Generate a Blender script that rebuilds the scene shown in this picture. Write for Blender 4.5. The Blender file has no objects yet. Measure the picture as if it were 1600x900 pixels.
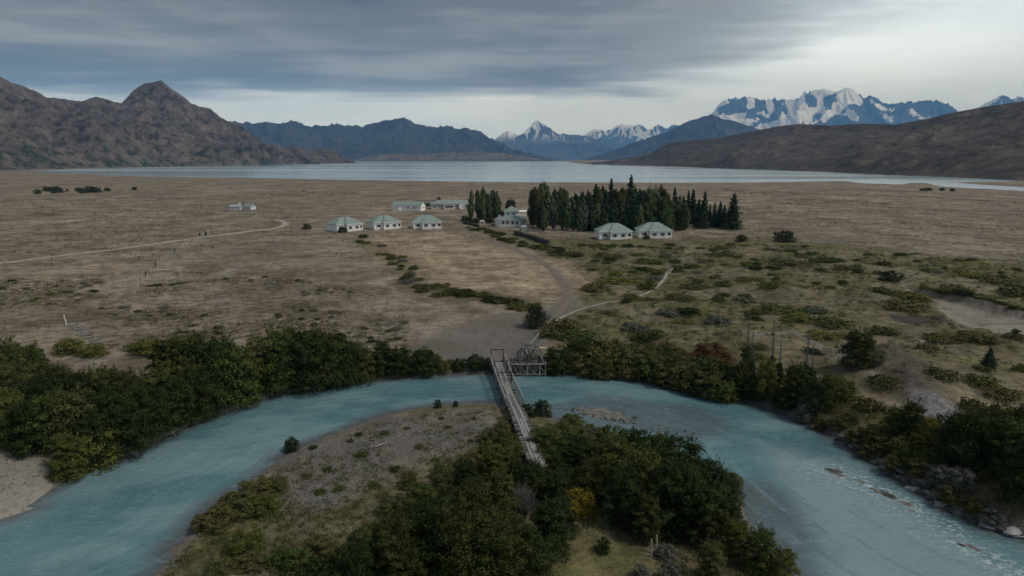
import bpy, math, random
import numpy as np
from mathutils import Vector, Matrix

R = math.radians
random.seed(7)
rng = np.random.default_rng(7)
scene = bpy.context.scene
COL = scene.collection

# ------------------------------------------------------------------ camera
CAM_H = 31.0
F = 1100.0                      # focal length in pixels of a 1600 px wide frame
PITCH = math.atan(203.0 / F)    # horizon 203 px above the middle
cam_d = bpy.data.cameras.new('camera')
cam_d.sensor_width = 36.0
cam_d.lens = 36.0 * F / 1600.0
cam_d.clip_start = 0.5
cam_d.clip_end = 120000.0
cam = bpy.data.objects.new('camera', cam_d)
COL.objects.link(cam)
cam.location = (0, 0, CAM_H)
cam.rotation_euler = (math.pi / 2 - PITCH, 0, 0)
scene.camera = cam

# ------------------------------------------------------------------ sky
SUN_EL, SUN_AZ = R(52), R(115)          # azimuth from +Y (view direction) towards +X
world = bpy.data.worlds.new('World')
scene.world = world
world.use_nodes = True
wn, wl = world.node_tree.nodes, world.node_tree.links
for n in list(wn):
    wn.remove(n)


def wnode(t, **kw):
    n = wn.new(t)
    for k, v in kw.items():
        setattr(n, k, v)
    return n


def wmath(op, a, b=None, c=None, clamp=False):
    n = wnode('ShaderNodeMath', operation=op, use_clamp=clamp)
    for i, v in enumerate((a, b, c)):
        if v is None:
            continue
        if isinstance(v, (int, float)):
            n.inputs[i].default_value = v
        else:
            wl.new(v, n.inputs[i])
    return n.outputs[0]


def wramp(fac, stops, interp='EASE'):
    n = wnode('ShaderNodeValToRGB')
    n.color_ramp.interpolation = interp
    e = n.color_ramp.elements
    while len(e) < len(stops):
        e.new(0.5)
    for el, (p, c) in zip(e, stops):
        el.position = p
        el.color = (*c, 1) if len(c) == 3 else c
    wl.new(fac, n.inputs[0])
    return n.outputs[0]


def wnoise(vec, scale, detail, rough=0.5):
    n = wnode('ShaderNodeTexNoise')
    n.inputs['Scale'].default_value = scale
    n.inputs['Detail'].default_value = detail
    n.inputs['Roughness'].default_value = rough
    wl.new(vec, n.inputs['Vector'])
    return n.outputs['Fac']


def wmix(fac, a, b):
    n = wnode('ShaderNodeMix', data_type='RGBA')
    for i, v in ((0, fac), (6, a), (7, b)):
        if isinstance(v, (int, float)):
            n.inputs[i].default_value = v
        elif isinstance(v, tuple):
            n.inputs[i].default_value = (*v, 1)
        else:
            wl.new(v, n.inputs[i])
    return n.outputs[2]


tc = wnode('ShaderNodeTexCoord')
sep = wnode('ShaderNodeSeparateXYZ')
wl.new(tc.outputs['Generated'], sep.inputs[0])
dz = wmath('MAXIMUM', sep.outputs[2], 0.012)
# the cloud deck is a flat layer: a view direction meets it at (x/z, y/z)
cx = wmath('DIVIDE', sep.outputs[0], dz)
cy = wmath('DIVIDE', sep.outputs[1], dz)


def wvec(x, y, z=0.0):
    n = wnode('ShaderNodeCombineXYZ')
    for i, v in enumerate((x, y, z)):
        if isinstance(v, (int, float)):
            n.inputs[i].default_value = v
        else:
            wl.new(v, n.inputs[i])
    return n.outputs[0]


big = wnoise(wvec(cx, wmath('MULTIPLY', cy, 0.6), 3.1), 0.34, 4, 0.55)
streak = wnoise(wvec(wmath('MULTIPLY', cx, 0.5), cy, 7.7), 0.9, 6, 0.62)
fine = wnoise(wvec(wmath('MULTIPLY', sep.outputs[0], 2.2), wmath('MULTIPLY', sep.outputs[1], 2.2), wmath('MULTIPLY', sep.outputs[2], 9.0)), 1.6, 4, 0.5)
warp = wmath('ADD', wmath('MULTIPLY', wmath('SUBTRACT', big, 0.5), 2.6),
             wmath('MULTIPLY', wmath('SUBTRACT', streak, 0.5), 1.6))
ea = wmath('ADD', wmath('DIVIDE', wmath('SUBTRACT', 2.6, cx), 1.9), warp)
eb = wmath('ADD', wmath('DIVIDE', wmath('SUBTRACT', 12.6, cy), 2.6), wmath('MULTIPLY', warp, 0.9))
edge = wmath('MINIMUM', ea, eb)
cover_n = wnode('ShaderNodeMapRange', interpolation_type='SMOOTHSTEP')
cover_n.inputs[1].default_value = -0.35
cover_n.inputs[2].default_value = 1.15
wl.new(edge, cover_n.inputs[0])
cover = cover_n.outputs[0]
mixn = wmath('ADD', wmath('MULTIPLY', big, 0.68), wmath('MULTIPLY', streak, 0.32))
deck = wramp(mixn, [(0.34, (0.90, 1.00, 1.13)), (0.46, (1.50, 1.64, 1.78)), (0.66, (3.2, 3.4, 3.55))])
sky = wnode('ShaderNodeTexSky', sky_type='NISHITA')
sky.sun_disc = False
sky.sun_elevation = SUN_EL
sky.sun_rotation = SUN_AZ
sky.altitude = 200
sky.dust_density = 2.5
veil = wramp(fine, [(0.3, (9.0, 10.4, 11.8)), (0.75, (12.2, 13.7, 15.0))])
clear = wmix(0.86, sky.outputs[0], veil)
col = wmix(cover, clear, deck)
bg = wnode('ShaderNodeBackground')
bg.inputs['Strength'].default_value = 0.1
wl.new(col, bg.inputs['Color'])
wo = wnode('ShaderNodeOutputWorld')
wl.new(bg.outputs[0], wo.inputs['Surface'])

# ------------------------------------------------------------------ sun behind the overcast
sun_d = bpy.data.lights.new('sun', 'SUN')
sun_d.energy = 1.5
sun_d.angle = R(11)
sun_d.color = (1.0, 0.96, 0.90)
sun = bpy.data.objects.new('sun', sun_d)
COL.objects.link(sun)
sv = Vector((math.sin(SUN_AZ) * math.cos(SUN_EL), math.cos(SUN_AZ) * math.cos(SUN_EL), math.sin(SUN_EL)))
sun.rotation_euler = sv.to_track_quat('Z', 'Y').to_euler()

# ------------------------------------------------------------------ exposure and render
scene.view_settings.view_transform = 'Standard'
scene.view_settings.look = 'None'
scene.view_settings.exposure = 0.22
scene.view_settings.gamma = 1.0
scene.cycles.use_denoising = True
scene.cycles.max_bounces = 6
scene.cycles.diffuse_bounces = 3
scene.cycles.glossy_bounces = 3
scene.cycles.transmission_bounces = 3
scene.cycles.volume_bounces = 0
scene.cycles.caustics_reflective = False
scene.cycles.caustics_refractive = False

# ------------------------------------------------------------------ geometry helpers
CP, SP = math.cos(PITCH), math.sin(PITCH)


def ray(px, py):
    r, u = (px - 800.0) / F, (450.0 - py) / F
    return r, CP + u * SP, -SP + u * CP


def at(px, py, z=0.0):
    """where the line of sight through a photo point meets height z"""
    x, y, dzz = ray(px, py)
    t = (z - CAM_H) / dzz
    return x * t, y * t


def at_dist(px, py, d):
    """point on that line of sight at ground distance d"""
    x, y, dzz = ray(px, py)
    t = d / math.hypot(x, y)
    return x * t, y * t, CAM_H + dzz * t


_perm = np.random.default_rng(11).permutation(256)
_val = np.random.default_rng(12).random(256)


def vnoise(x, y, s=0):
    xi, yi = np.floor(x).astype(np.int64), np.floor(y).astype(np.int64)
    fx, fy = x - xi, y - yi
    fx, fy = fx * fx * fx * (fx * (fx * 6 - 15) + 10), fy * fy * fy * (fy * (fy * 6 - 15) + 10)

    def h(a, b):
        return _val[_perm[(_perm[(a + s * 17) & 255] + b) & 255]]
    a, b = h(xi, yi), h(xi + 1, yi)
    c, d = h(xi, yi + 1), h(xi + 1, yi + 1)
    return (a + (b - a) * fx) * (1 - fy) + (c + (d - c) * fx) * fy


def fbm(x, y, o=4, s=0, g=0.5):
    x, y = np.asarray(x, float), np.asarray(y, float)
    t, a, n = 0.0, 1.0, 0.0
    for i in range(o):
        t = t + a * vnoise(x, y, s + i)
        n += a
        a *= g
        x, y = x * 2.03 + 13.7, y * 2.03 + 5.1
    return t / n


def ridged(x, y, o=5, s=0, g=0.5):
    x, y = np.asarray(x, float), np.asarray(y, float)
    t, a, n = 0.0, 1.0, 0.0
    for i in range(o):
        t = t + a * (1 - np.abs(2 * vnoise(x, y, s + i) - 1))
        n += a
        a *= g
        x, y = x * 2.07 + 3.7, y * 2.07 + 9.1
    return t / n


def sstep(a, b, x):
    t = np.clip((x - a) / (b - a), 0, 1)
    return t * t * (3 - 2 * t)


def poly_sd(poly, x, y):
    """signed distance to a closed outline, negative inside"""
    x, y = np.asarray(x, float), np.asarray(y, float)
    d = np.full(x.shape, 1e18)
    ins = np.zeros(x.shape, bool)
    n = len(poly)
    for i in range(n):
        ax, ay = poly[i]
        bx, by = poly[(i + 1) % n]
        ex, ey = bx - ax, by - ay
        t = np.clip(((x - ax) * ex + (y - ay) * ey) / (ex * ex + ey * ey + 1e-12), 0, 1)
        d = np.minimum(d, (x - ax - t * ex) ** 2 + (y - ay - t * ey) ** 2)
        if ay != by:
            c = ((ay > y) != (by > y)) & (x < (bx - ax) * (y - ay) / (by - ay) + ax)
            ins ^= c
    d = np.sqrt(d)
    return np.where(ins, -d, d)


def line_d(pts, x, y):
    x, y = np.asarray(x, float), np.asarray(y, float)
    d = np.full(x.shape, 1e18)
    for (ax, ay), (bx, by) in zip(pts[:-1], pts[1:]):
        ex, ey = bx - ax, by - ay
        t = np.clip(((x - ax) * ex + (y - ay) * ey) / (ex * ex + ey * ey + 1e-12), 0, 1)
        d = np.minimum(d, (x - ax - t * ex) ** 2 + (y - ay - t * ey) ** 2)
    return np.sqrt(d)


def smooth_line(pts, n=6, closed=False):
    p = np.array(pts, float)
    out = []
    m = len(p)
    rg = range(m) if closed else range(m - 1)
    for i in rg:
        p0 = p[(i - 1) % m] if closed else p[max(i - 1, 0)]
        p1, p2 = p[i], p[(i + 1) % m]
        p3 = p[(i + 2) % m] if closed else p[min(i + 2, m - 1)]
        for k in range(n):
            t = k / n
            out.append(0.5 * (2 * p1 + (p2 - p0) * t + (2 * p0 - 5 * p1 + 4 * p2 - p3) * t * t + (3 * p1 - p0 - 3 * p2 + p3) * t ** 3))
    if not closed:
        out.append(p[-1])
    return [tuple(q) for q in out]


def np_mesh(name, v, f, mat=None, smooth=False):
    """mesh from arrays; f is (n,3) or (n,4)"""
    v = np.ascontiguousarray(v, np.float32)
    f = np.ascontiguousarray(f, np.int32)
    me = bpy.data.meshes.new(name)
    k = f.shape[1]
    me.vertices.add(len(v))
    me.vertices.foreach_set('co', v.ravel())
    me.loops.add(f.size)
    me.loops.foreach_set('vertex_index', f.ravel())
    me.polygons.add(len(f))
    me.polygons.foreach_set('loop_start', np.arange(0, f.size, k, dtype=np.int32))
    me.polygons.foreach_set('loop_total', np.full(len(f), k, np.int32))
    me.update(calc_edges=True)
    if smooth:
        me.polygons.foreach_set('use_smooth', np.ones(len(f), bool))
    if mat:
        me.materials.append(mat)
    me.validate()
    return me


def obj(name, me, parent=None, loc=None, rz=0.0, sc=None):
    o = bpy.data.objects.new(name, me)
    COL.objects.link(o)
    if parent:
        o.parent = parent
    if loc is not None:
        o.location = loc
    if rz:
        o.rotation_euler = (0, 0, rz)
    if sc is not None:
        o.scale = sc if hasattr(sc, '__len__') else (sc, sc, sc)
    return o


def tag(o, label=None, cat=None, group=None, kind=None):
    if label:
        o['label'] = label
    if cat:
        o['category'] = cat
    if group:
        o['group'] = group
    if kind:
        o['kind'] = kind
    return o


def thing(name, label, cat, loc=(0, 0, 0), rz=0.0, group=None):
    o = bpy.data.objects.new(name, None)
    COL.objects.link(o)
    o.empty_display_size = 0.3
    o.location = loc
    o.rotation_euler = (0, 0, rz)
    return tag(o, label, cat, group)


class MB:
    """collects boxes, beams and tubes for ONE mesh"""

    def __init__(s):
        s.v, s.f = [], []

    def poly(s, pts, faces):
        b = len(s.v)
        s.v += [tuple(p) for p in pts]
        s.f += [tuple(i + b for i in f) for f in faces]
        return s

    def box(s, c, d):
        x, y, z = c
        a, b, h = d[0] / 2, d[1] / 2, d[2] / 2
        return s.poly([(x + i * a, y + j * b, z + k * h) for k in (-1, 1) for j in (-1, 1) for i in (-1, 1)],
                      [(0, 2, 3, 1), (4, 5, 7, 6), (0, 1, 5, 4), (2, 6, 7, 3), (0, 4, 6, 2), (1, 3, 7, 5)])

    def beam(s, p, q, w, h=None):
        h = h or w
        p, q = Vector(p), Vector(q)
        d = (q - p).normalized()
        up = Vector((0, 0, 1)) if abs(d.z) < 0.95 else Vector((0, 1, 0))
        a = d.cross(up).normalized() * (w / 2)
        b = a.cross(d).normalized() * (h / 2)
        return s.poly([p - a - b, p + a - b, p + a + b, p - a + b, q - a - b, q + a - b, q + a + b, q - a + b],
                      [(0, 3, 2, 1), (4, 5, 6, 7), (0, 1, 5, 4), (1, 2, 6, 5), (2, 3, 7, 6), (3, 0, 4, 7)])

    def tube(s, pts, rad, n=5):
        pts = [Vector(p) for p in pts]
        b = len(s.v)
        m = len(pts)
        for i, p in enumerate(pts):
            d = (pts[min(i + 1, m - 1)] - pts[max(i - 1, 0)]).normalized()
            up = Vector((0, 0, 1)) if abs(d.z) < 0.9 else Vector((1, 0, 0))
            a = d.cross(up).normalized()
            c = a.cross(d)
            r = rad[i] if hasattr(rad, '__len__') else rad
            for k in range(n):
                t = 2 * math.pi * k / n
                s.v.append(tuple(p + (a * math.cos(t) + c * math.sin(t)) * r))
        for i in range(m - 1):
            for k in range(n):
                k2 = (k + 1) % n
                s.f.append((b + i * n + k, b + i * n + k2, b + (i + 1) * n + k2, b + (i + 1) * n + k))
        s.f.append(tuple(b + k for k in reversed(range(n))))
        s.f.append(tuple(b + (m - 1) * n + k for k in range(n)))
        return s

    def mesh(s, name, mat=None):
        me = bpy.data.meshes.new(name)
        me.from_pydata(s.v, [], s.f)
        me.update()
        if mat:
            me.materials.append(mat)
        return me

    def build(s, name, mat=None, parent=None, loc=None, rz=0.0):
        return obj(name, s.mesh(name, mat), parent, loc, rz)


# ------------------------------------------------------------------ materials
class NT:
    def __init__(s, name):
        s.m = bpy.data.materials.new(name)
        s.m.use_nodes = True
        s.n, s.l = s.m.node_tree.nodes, s.m.node_tree.links
        s.p = s.n['Principled BSDF']

    def node(s, t, **kw):
        n = s.n.new(t)
        for k, v in kw.items():
            setattr(n, k, v)
        return n

    def put(s, sock, v):
        if isinstance(v, (int, float)):
            sock.default_value = v
        elif isinstance(v, tuple):
            sock.default_value = (*v, 1) if len(v) == 3 and sock.type == 'RGBA' else v
        else:
            s.l.new(v, sock)

    def math(s, op, a, b=None, clamp=False):
        n = s.node('ShaderNodeMath', operation=op, use_clamp=clamp)
        s.put(n.inputs[0], a)
        if b is not None:
            s.put(n.inputs[1], b)
        return n.outputs[0]

    def pos(s, scale=(1, 1, 1), local=False):
        if local:
            src = s.node('ShaderNodeTexCoord').outputs['Object']
        else:
            src = s.node('ShaderNodeNewGeometry').outputs['Position']
        m = s.node('ShaderNodeMapping')
        m.inputs['Scale'].default_value = scale
        s.l.new(src, m.inputs[0])
        return m.outputs[0]

    def noise(s, vec, scale, detail=3, rough=0.55):
        n = s.node('ShaderNodeTexNoise')
        s.put(n.inputs['Vector'], vec)
        n.inputs['Scale'].default_value = scale
        n.inputs['Detail'].default_value = detail
        n.inputs['Roughness'].default_value = rough
        return n.outputs['Fac']

    def rng(s, v, a, b, c=0.0, d=1.0, smooth=True):
        n = s.node('ShaderNodeMapRange')
        if smooth:
            n.interpolation_type = 'SMOOTHSTEP'
        s.put(n.inputs[0], v)
        for i, q in enumerate((a, b, c, d)):
            n.inputs[i + 1].default_value = q
        return n.outputs[0]

    def mix(s, f, a, b, mode='MIX'):
        n = s.node('ShaderNodeMix', data_type='RGBA', blend_type=mode)
        s.put(n.inputs[0], f)
        s.put(n.inputs[6], a)
        s.put(n.inputs[7], b)
        return n.outputs[2]

    def attr(s, name):
        return s.node('ShaderNodeAttribute', attribute_name=name)

    def bump(s, h, strength, dist):
        n = s.node('ShaderNodeBump')
        n.inputs['Strength'].default_value = strength
        n.inputs['Distance'].default_value = dist
        s.put(n.inputs['Height'], h)
        s.l.new(n.outputs[0], s.p.inputs['Normal'])
        return n

    def done(s, color, rough=0.9, spec=0.2):
        s.put(s.p.inputs['Base Color'], color)
        s.put(s.p.inputs['Roughness'], rough)
        s.p.inputs['Specular IOR Level'].default_value = spec
        return s.m


def plain(name, c, c2=None, scale=3.0, rough=0.8, spec=0.25, local=True, stretch=(1, 1, 1)):
    t = NT(name)
    if c2 is None:
        c2 = tuple(q * 0.75 for q in c)
    n = t.noise(t.pos(stretch, local), scale, 4)
    return t.done(t.mix(t.rng(n, 0.3, 0.7), c, c2), rough, spec)


def leaf_mat(name, dark, light, warm=None):
    t = NT(name)
    g = t.node('ShaderNodeNewGeometry')
    oi = t.node('ShaderNodeObjectInfo')
    c = t.mix(g.outputs['Random Per Island'], dark, light)
    n = t.noise(t.pos((1, 1, 1)), 0.22, 2)
    c = t.mix(t.math('MULTIPLY', t.rng(n, 0.4, 0.7), 0.5), c, light)
    if warm:
        c = t.mix(t.math('MULTIPLY', t.rng(oi.outputs['Random'], 0.45, 1.0), 0.65), c, warm)
    return t.done(c, 0.75, 0.15)


M = {}
M['leaf_dark'] = leaf_mat('foliage dark green', (0.0116, 0.0197, 0.0049), (0.0351, 0.0526, 0.0117), (0.0478, 0.0559, 0.0107))
M['leaf_mid'] = leaf_mat('foliage mid green', (0.0299, 0.0445, 0.0095), (0.0813, 0.1029, 0.0215), (0.0995, 0.0986, 0.0190))
M['leaf_lime'] = leaf_mat('foliage yellow green', (0.0651, 0.0738, 0.0139), (0.1474, 0.1474, 0.0304))
M['leaf_yellow'] = leaf_mat('foliage autumn yellow', (0.1120, 0.0880, 0.0120), (0.2400, 0.1840, 0.0240))
M['leaf_rust'] = leaf_mat('foliage rust red', (0.045, 0.028, 0.012), (0.13, 0.060, 0.025))
M['leaf_olive'] = leaf_mat('foliage olive', (0.0426, 0.0464, 0.0145), (0.1021, 0.1027, 0.0325), (0.1276, 0.1072, 0.0362))
M['leaf_grey'] = leaf_mat('foliage grey', (0.075, 0.078, 0.060), (0.16, 0.16, 0.125))
M['leaf_poplar'] = leaf_mat('foliage poplar', (0.0349, 0.0581, 0.0252), (0.0969, 0.1356, 0.0542), (0.1452, 0.1648, 0.0775))
M['leaf_conifer'] = leaf_mat('foliage conifer', (0.0189, 0.0340, 0.0189), (0.0529, 0.0794, 0.0378))
M['leaf_straw'] = leaf_mat('foliage straw', (0.14, 0.115, 0.07), (0.24, 0.195, 0.115))
M['bark'] = plain('bark', (0.10, 0.085, 0.07), (0.05, 0.042, 0.035))
M['bark_grey'] = plain('bark silver grey', (0.1680, 0.1610, 0.1470), (0.0910, 0.0875, 0.0840))
M['wood'] = plain('weathered wood', (0.205, 0.195, 0.185), (0.105, 0.098, 0.092), 2.5, 0.85, 0.2)
M['wood_pale'] = plain('pale weathered wood', (0.36, 0.345, 0.33), (0.215, 0.205, 0.195), 3, 0.8, 0.2)
M['wood_dark'] = plain('dark wood', (0.085, 0.078, 0.07), (0.04, 0.036, 0.033), 2.5, 0.85, 0.2)
M['board_yellow'] = plain('pale yellow board', (0.62, 0.55, 0.30), (0.52, 0.45, 0.26))
M['white_wall'] = plain('white wall', (0.84, 0.82, 0.78), (0.74, 0.72, 0.69), 0.5, 0.75)
M['grey_wall'] = plain('grey corrugated wall', (0.52, 0.51, 0.50), (0.44, 0.43, 0.43), 0.5, 0.75)
M['cream_wall'] = plain('cream wall', (0.62, 0.59, 0.53), (0.52, 0.49, 0.44), 0.5, 0.75)
M['frame_white'] = plain('white frame', (0.80, 0.79, 0.76), (0.72, 0.71, 0.68))
M['dark_metal'] = plain('dark metal', (0.06, 0.06, 0.06))


def roof_mat(name, c):
    t = NT(name)
    p = t.pos((1, 1, 1), True)
    n = t.noise(p, 0.5, 4)
    w = t.node('ShaderNodeTexWave')
    w.inputs['Scale'].default_value = 1.6
    t.put(w.inputs['Vector'], p)
    t.bump(w.outputs['Fac'], 0.5, 0.04)
    return t.done(t.mix(t.rng(n, 0.3, 0.72), c, tuple(q * 0.78 for q in c)), 0.5, 0.4)


M['roof'] = roof_mat('green sheet roof', (0.2650, 0.3271, 0.2939))
M['roof_grey'] = roof_mat('grey sheet roof', (0.33, 0.36, 0.37))
t = NT('window glass')
M['glass'] = t.done((0.02, 0.024, 0.03), 0.08, 0.5)


def rock_mat(name, a, b):
    t = NT(name)
    p = t.pos((1, 1, 1))
    n = t.noise(p, 1.1, 6, 0.65)
    n2 = t.noise(p, 6.0, 4, 0.6)
    t.bump(n2, 0.6, 0.08)
    return t.done(t.mix(t.rng(n, 0.32, 0.68), a, b), 0.9, 0.25)


M['rock'] = rock_mat('river rock', (0.10, 0.095, 0.088), (0.24, 0.225, 0.20))
M['rock_pale'] = rock_mat('pale rock', (0.26, 0.25, 0.235), (0.42, 0.40, 0.38))
M['rock_dark'] = rock_mat('dark rock', (0.045, 0.042, 0.040), (0.12, 0.11, 0.10))

# ------------------------------------------------------------------ the lie of the land
WATER, LAKE = -2.2, -6.0


def W(pts, z=0.0):
    return [at(x, y, z) for x, y in pts]


outer = W([(0, 812), (40, 793), (75, 768), (110, 745), (150, 728), (200, 713), (240, 692), (290, 667), (340, 649), (385, 632),
           (430, 618), (500, 606), (560, 598), (620, 591), (700, 585), (760, 582), (800, 581), (860, 582), (940, 588), (1000, 594), (1050, 603),
           (1090, 615), (1130, 623), (1170, 629), (1210, 641), (1250, 657), (1280, 670), (1310, 687), (1350, 712), (1390, 741),
           (1440, 771), (1500, 806), (1550, 827), (1600, 842)], WATER)
inner = W([(1245, 900), (1222, 880), (1195, 848), (1172, 815), (1160, 785), (1152, 762), (1128, 748), (1080, 730), (1020, 712), (965, 690),
           (925, 673), (890, 661), (860, 652), (825, 641), (790, 634), (760, 629), (700, 632), (640, 640), (590, 652), (540, 670),
           (480, 692), (440, 714), (415, 735), (370, 766), (330, 791), (302, 815), (290, 840), (262, 862), (235, 900)], WATER)
river_poly = smooth_line(outer + [(75, 36), (92, 5), (95, -60)] + [(52, -60), (50, 5), (33, 33)] + inner
                         + [(-36, 30), (-46, 5), (-50, -60)] + [(-105, -60), (-95, 5), (-70, 35)], 3, True)
penin_poly = inner + [(-36, 30), (-46, 5), (-50, -60), (52, -60), (50, 5), (33, 33)]
lake_poly = W([(40, 268.6), (120, 272), (220, 275.5), (350, 277.5), (500, 280), (650, 282.5), (800, 284.5), (950, 285), (1050, 285.4), (1200, 284.5),
               (1320, 282.5), (1345, 286.2), (1425, 288.2), (1410, 284.8), (1450, 285.8), (1470, 291), (1540, 295), (1600, 298.5), (1720, 301),
               (1720, 294.5), (1600, 293), (1540, 289), (1480, 285), (1600, 283.2), (1720, 284), (1720, 279), (1600, 276), (1400, 271), (1160, 263), (1000, 259), (905, 255.5),
               (880, 251.6), (700, 251.6), (560, 252.0), (480, 254), (350, 256), (250, 258.5), (150, 262.5), (80, 266.2)], LAKE)
gully = W([(1405, 440), (1440, 450), (1480, 462), (1520, 475), (1560, 484), (1610, 494), (1680, 520), (1640, 560), (1590, 535), (1545, 522), (1500, 522), (1480, 500), (1470, 480), (1440, 464)], -0.5)
pit = W([(1385, 497), (1430, 491), (1475, 492), (1508, 502), (1520, 511), (1480, 514), (1420, 513), (1395, 508)], -0.2)
bluff = W([(1290, 555), (1400, 545), (1440, 575), (1490, 600), (1470, 640), (1400, 620), (1330, 600)], 0.5)
outcrop = W([(1405, 622), (1440, 625), (1490, 640), (1495, 665), (1468, 682), (1445, 665), (1415, 640)], 0.4)
hummock = W([(700, 352), (900, 372), (1200, 372), (1400, 392), (1750, 420), (1750, 640), (1500, 640), (1250, 600), (1000, 560), (870, 540), (865, 505), (930, 450), (900, 420), (830, 385), (760, 365)])
meadow = W([(545, 366), (700, 362), (760, 378), (830, 398), (900, 420), (935, 438), (900, 455), (850, 468), (770, 462), (700, 452), (640, 430), (590, 400)])
greenstrip = smooth_line(W([(555, 372), (600, 398), (640, 425), (650, 445), (700, 455), (760, 465), (830, 478)]), 4)
track_up = smooth_line(W([(800, 560), (850, 512), (872, 490), (886, 465), (880, 445), (860, 422), (830, 403), (790, 385), (745, 366), (715, 355)]), 5)
track_left = smooth_line(W([(-120, 428), (0, 412), (120, 397), (220, 383), (320, 369), (400, 359.5), (435, 355), (446, 350), (440, 345), (430, 343)]), 5)
track_right = smooth_line(W([(845, 515), (905, 487), (985, 470), (1022, 453), (1043, 430), (1052, 412)]), 5)
track_bank = smooth_line(W([(1180, 528), (1240, 522), (1265, 535), (1290, 556), (1330, 590), (1365, 610)]), 4)
gravelspot = W([(640, 545), (700, 510), (780, 490), (860, 480), (895, 470), (900, 485), (860, 515), (830, 545), (790, 570), (750, 575), (690, 560)])
bar_pen = W([(470, 690), (560, 668), (640, 648), (720, 638), (770, 640), (780, 665), (740, 695), (690, 715), (640, 730), (560, 765), (500, 790), (450, 775), (440, 740)], -1.4)
beach_l = W([(-80, 700), (30, 705), (72, 712), (80, 760), (40, 795), (-60, 840)], -1.5)
grasslawn = W([(840, 905), (870, 850), (905, 822), (960, 838), (1010, 850), (1030, 880), (1010, 930), (850, 940)], -1.0)
ochre = W([(1100, 525), (1040, 590), (1200, 640), (1340, 700), (1500, 800), (1600, 830), (1600, 700), (1450, 690), (1300, 620), (1200, 560)])
farpools = [W([(150, 311.6), (170, 310.8), (198, 311.3), (196, 313.6), (160, 313.9)]), W([(1210, 308), (1235, 306), (1226, 309), (1212, 309.6)]),
            W([(340, 297), (445, 294.5), (445, 296), (345, 299)])]


def land(x, y):
    x, y = np.asarray(x, float), np.asarray(y, float)
    near = (np.abs(x) < 170) & (y < 240) & (y > -80)
    sd = np.full(x.shape, 60.0)
    pen = np.zeros(x.shape)
    hum = np.zeros(x.shape)
    if near.any():
        xn, yn = x[near], y[near]
        sd[near] = poly_sd(river_poly, xn, yn)
        pen[near] = sstep(0.8, -0.8, poly_sd(penin_poly, xn, yn))
    mid = (np.abs(x) < 420) & (y < 420) & (y > 30)
    if mid.any():
        hum[mid] = sstep(6, -14, poly_sd(hummock, x[mid], y[mid]))
    right = sstep(18, 40, x) * sstep(120, 70, y)
    wob = (fbm(x / 3.0, y / 3.0, 3, 5) - 0.5) * 1.5
    s = sd + wob * sstep(0, 2, np.abs(sd)) * 0.6
    base = (fbm(x / 70, y / 70, 3, 1) - 0.5) * 1.6 + (fbm(x / 11, y / 11, 3, 2) - 0.5) * 0.35
    base = base + hum * ((fbm(x / 16, y / 13, 4, 3) - 0.42) * 2.8)
    base = base + right * 1.0
    tgt = np.where(pen > 0.5, -1.15 + (fbm(x / 8, y / 8, 3, 8) - 0.5) * 0.5, base)
    L = np.where(pen > 0.5, 6.0, np.where(right > 0.5, 3.2, 3.6))
    up = WATER + (tgt - WATER) * (1 - np.exp(-np.maximum(s, 0) / L)) + 0.02
    dn = WATER - 1.9 * (1 - np.exp(np.minimum(s, 0) / 2.6))
    z = np.where(s > 0, up, dn)
    if near.any():
        g = np.full(x.shape, 9.0)
        g[mid] = poly_sd(gully, x[mid], y[mid])
        z = z - 1.5 * sstep(0.6, -1.0, g)
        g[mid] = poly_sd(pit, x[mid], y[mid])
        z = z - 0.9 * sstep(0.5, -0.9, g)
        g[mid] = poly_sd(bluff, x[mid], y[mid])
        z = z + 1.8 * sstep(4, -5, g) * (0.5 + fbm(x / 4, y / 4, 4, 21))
        g[mid] = poly_sd(outcrop, x[mid], y[mid])
        z = z + 0.6 * sstep(1, -3, g) * (0.3 + fbm(x / 2, y / 2, 4, 22))
    far = y > 450
    if far.any():
        sl = poly_sd(lake_poly, x[far], y[far])
        sl = sl + (fbm(x[far] / 60, y[far] / 60, 3, 30) - 0.5) * 20 * sstep(0, 60, np.abs(sl))
        w = np.clip(sl / 520, 0, 1)
        zz = (LAKE + 0.05) * (1 - w) + z[far] * w
        zz = np.where(sl < 0, LAKE - 0.03 * np.minimum(-sl, 400) - 0.05, zz)
        z[far] = zz
    return z


def axis(lo, hi, d0, d1, step, growth):
    a = list(np.arange(d0, d1 + step / 2, step))
    s = step
    while a[-1] < hi:
        s *= growth
        a.append(a[-1] + s)
    s = step
    b = []
    p = d0
    while p > lo:
        s *= growth
        p -= s
        b.append(p)
    return np.array(b[::-1] + a)


GX = axis(-14000, 14000, -95, 95, 0.5, 1.04)
GY = axis(-300, 14000, 40, 128, 0.5, 1.02)
gx, gy = np.meshgrid(GX, GY)
GZ = land(gx.ravel(), gy.ravel()).reshape(gx.shape)


def Z(x, y):
    """height of the ground sheet itself (bilinear)"""
    x, y = np.asarray(x, float), np.asarray(y, float)
    i = np.clip(np.searchsorted(GX, x) - 1, 0, len(GX) - 2)
    j = np.clip(np.searchsorted(GY, y) - 1, 0, len(GY) - 2)
    u = np.clip((x - GX[i]) / (GX[i + 1] - GX[i]), 0, 1)
    v = np.clip((y - GY[j]) / (GY[j + 1] - GY[j]), 0, 1)
    return (GZ[j, i] * (1 - u) + GZ[j, i + 1] * u) * (1 - v) + (GZ[j + 1, i] * (1 - u) + GZ[j + 1, i + 1] * u) * v


def on(px, py):
    """where a photo point lies on the ground"""
    z = 0.0
    for _ in range(6):
        x, y = at(px, py, z)
        z = 0.4 * z + 0.6 * float(Z(x, y))
    return x, y, float(Z(x, y))


def px_per_m(x, y, z):
    return F / (y * CP + (CAM_H - z) * SP)


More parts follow.
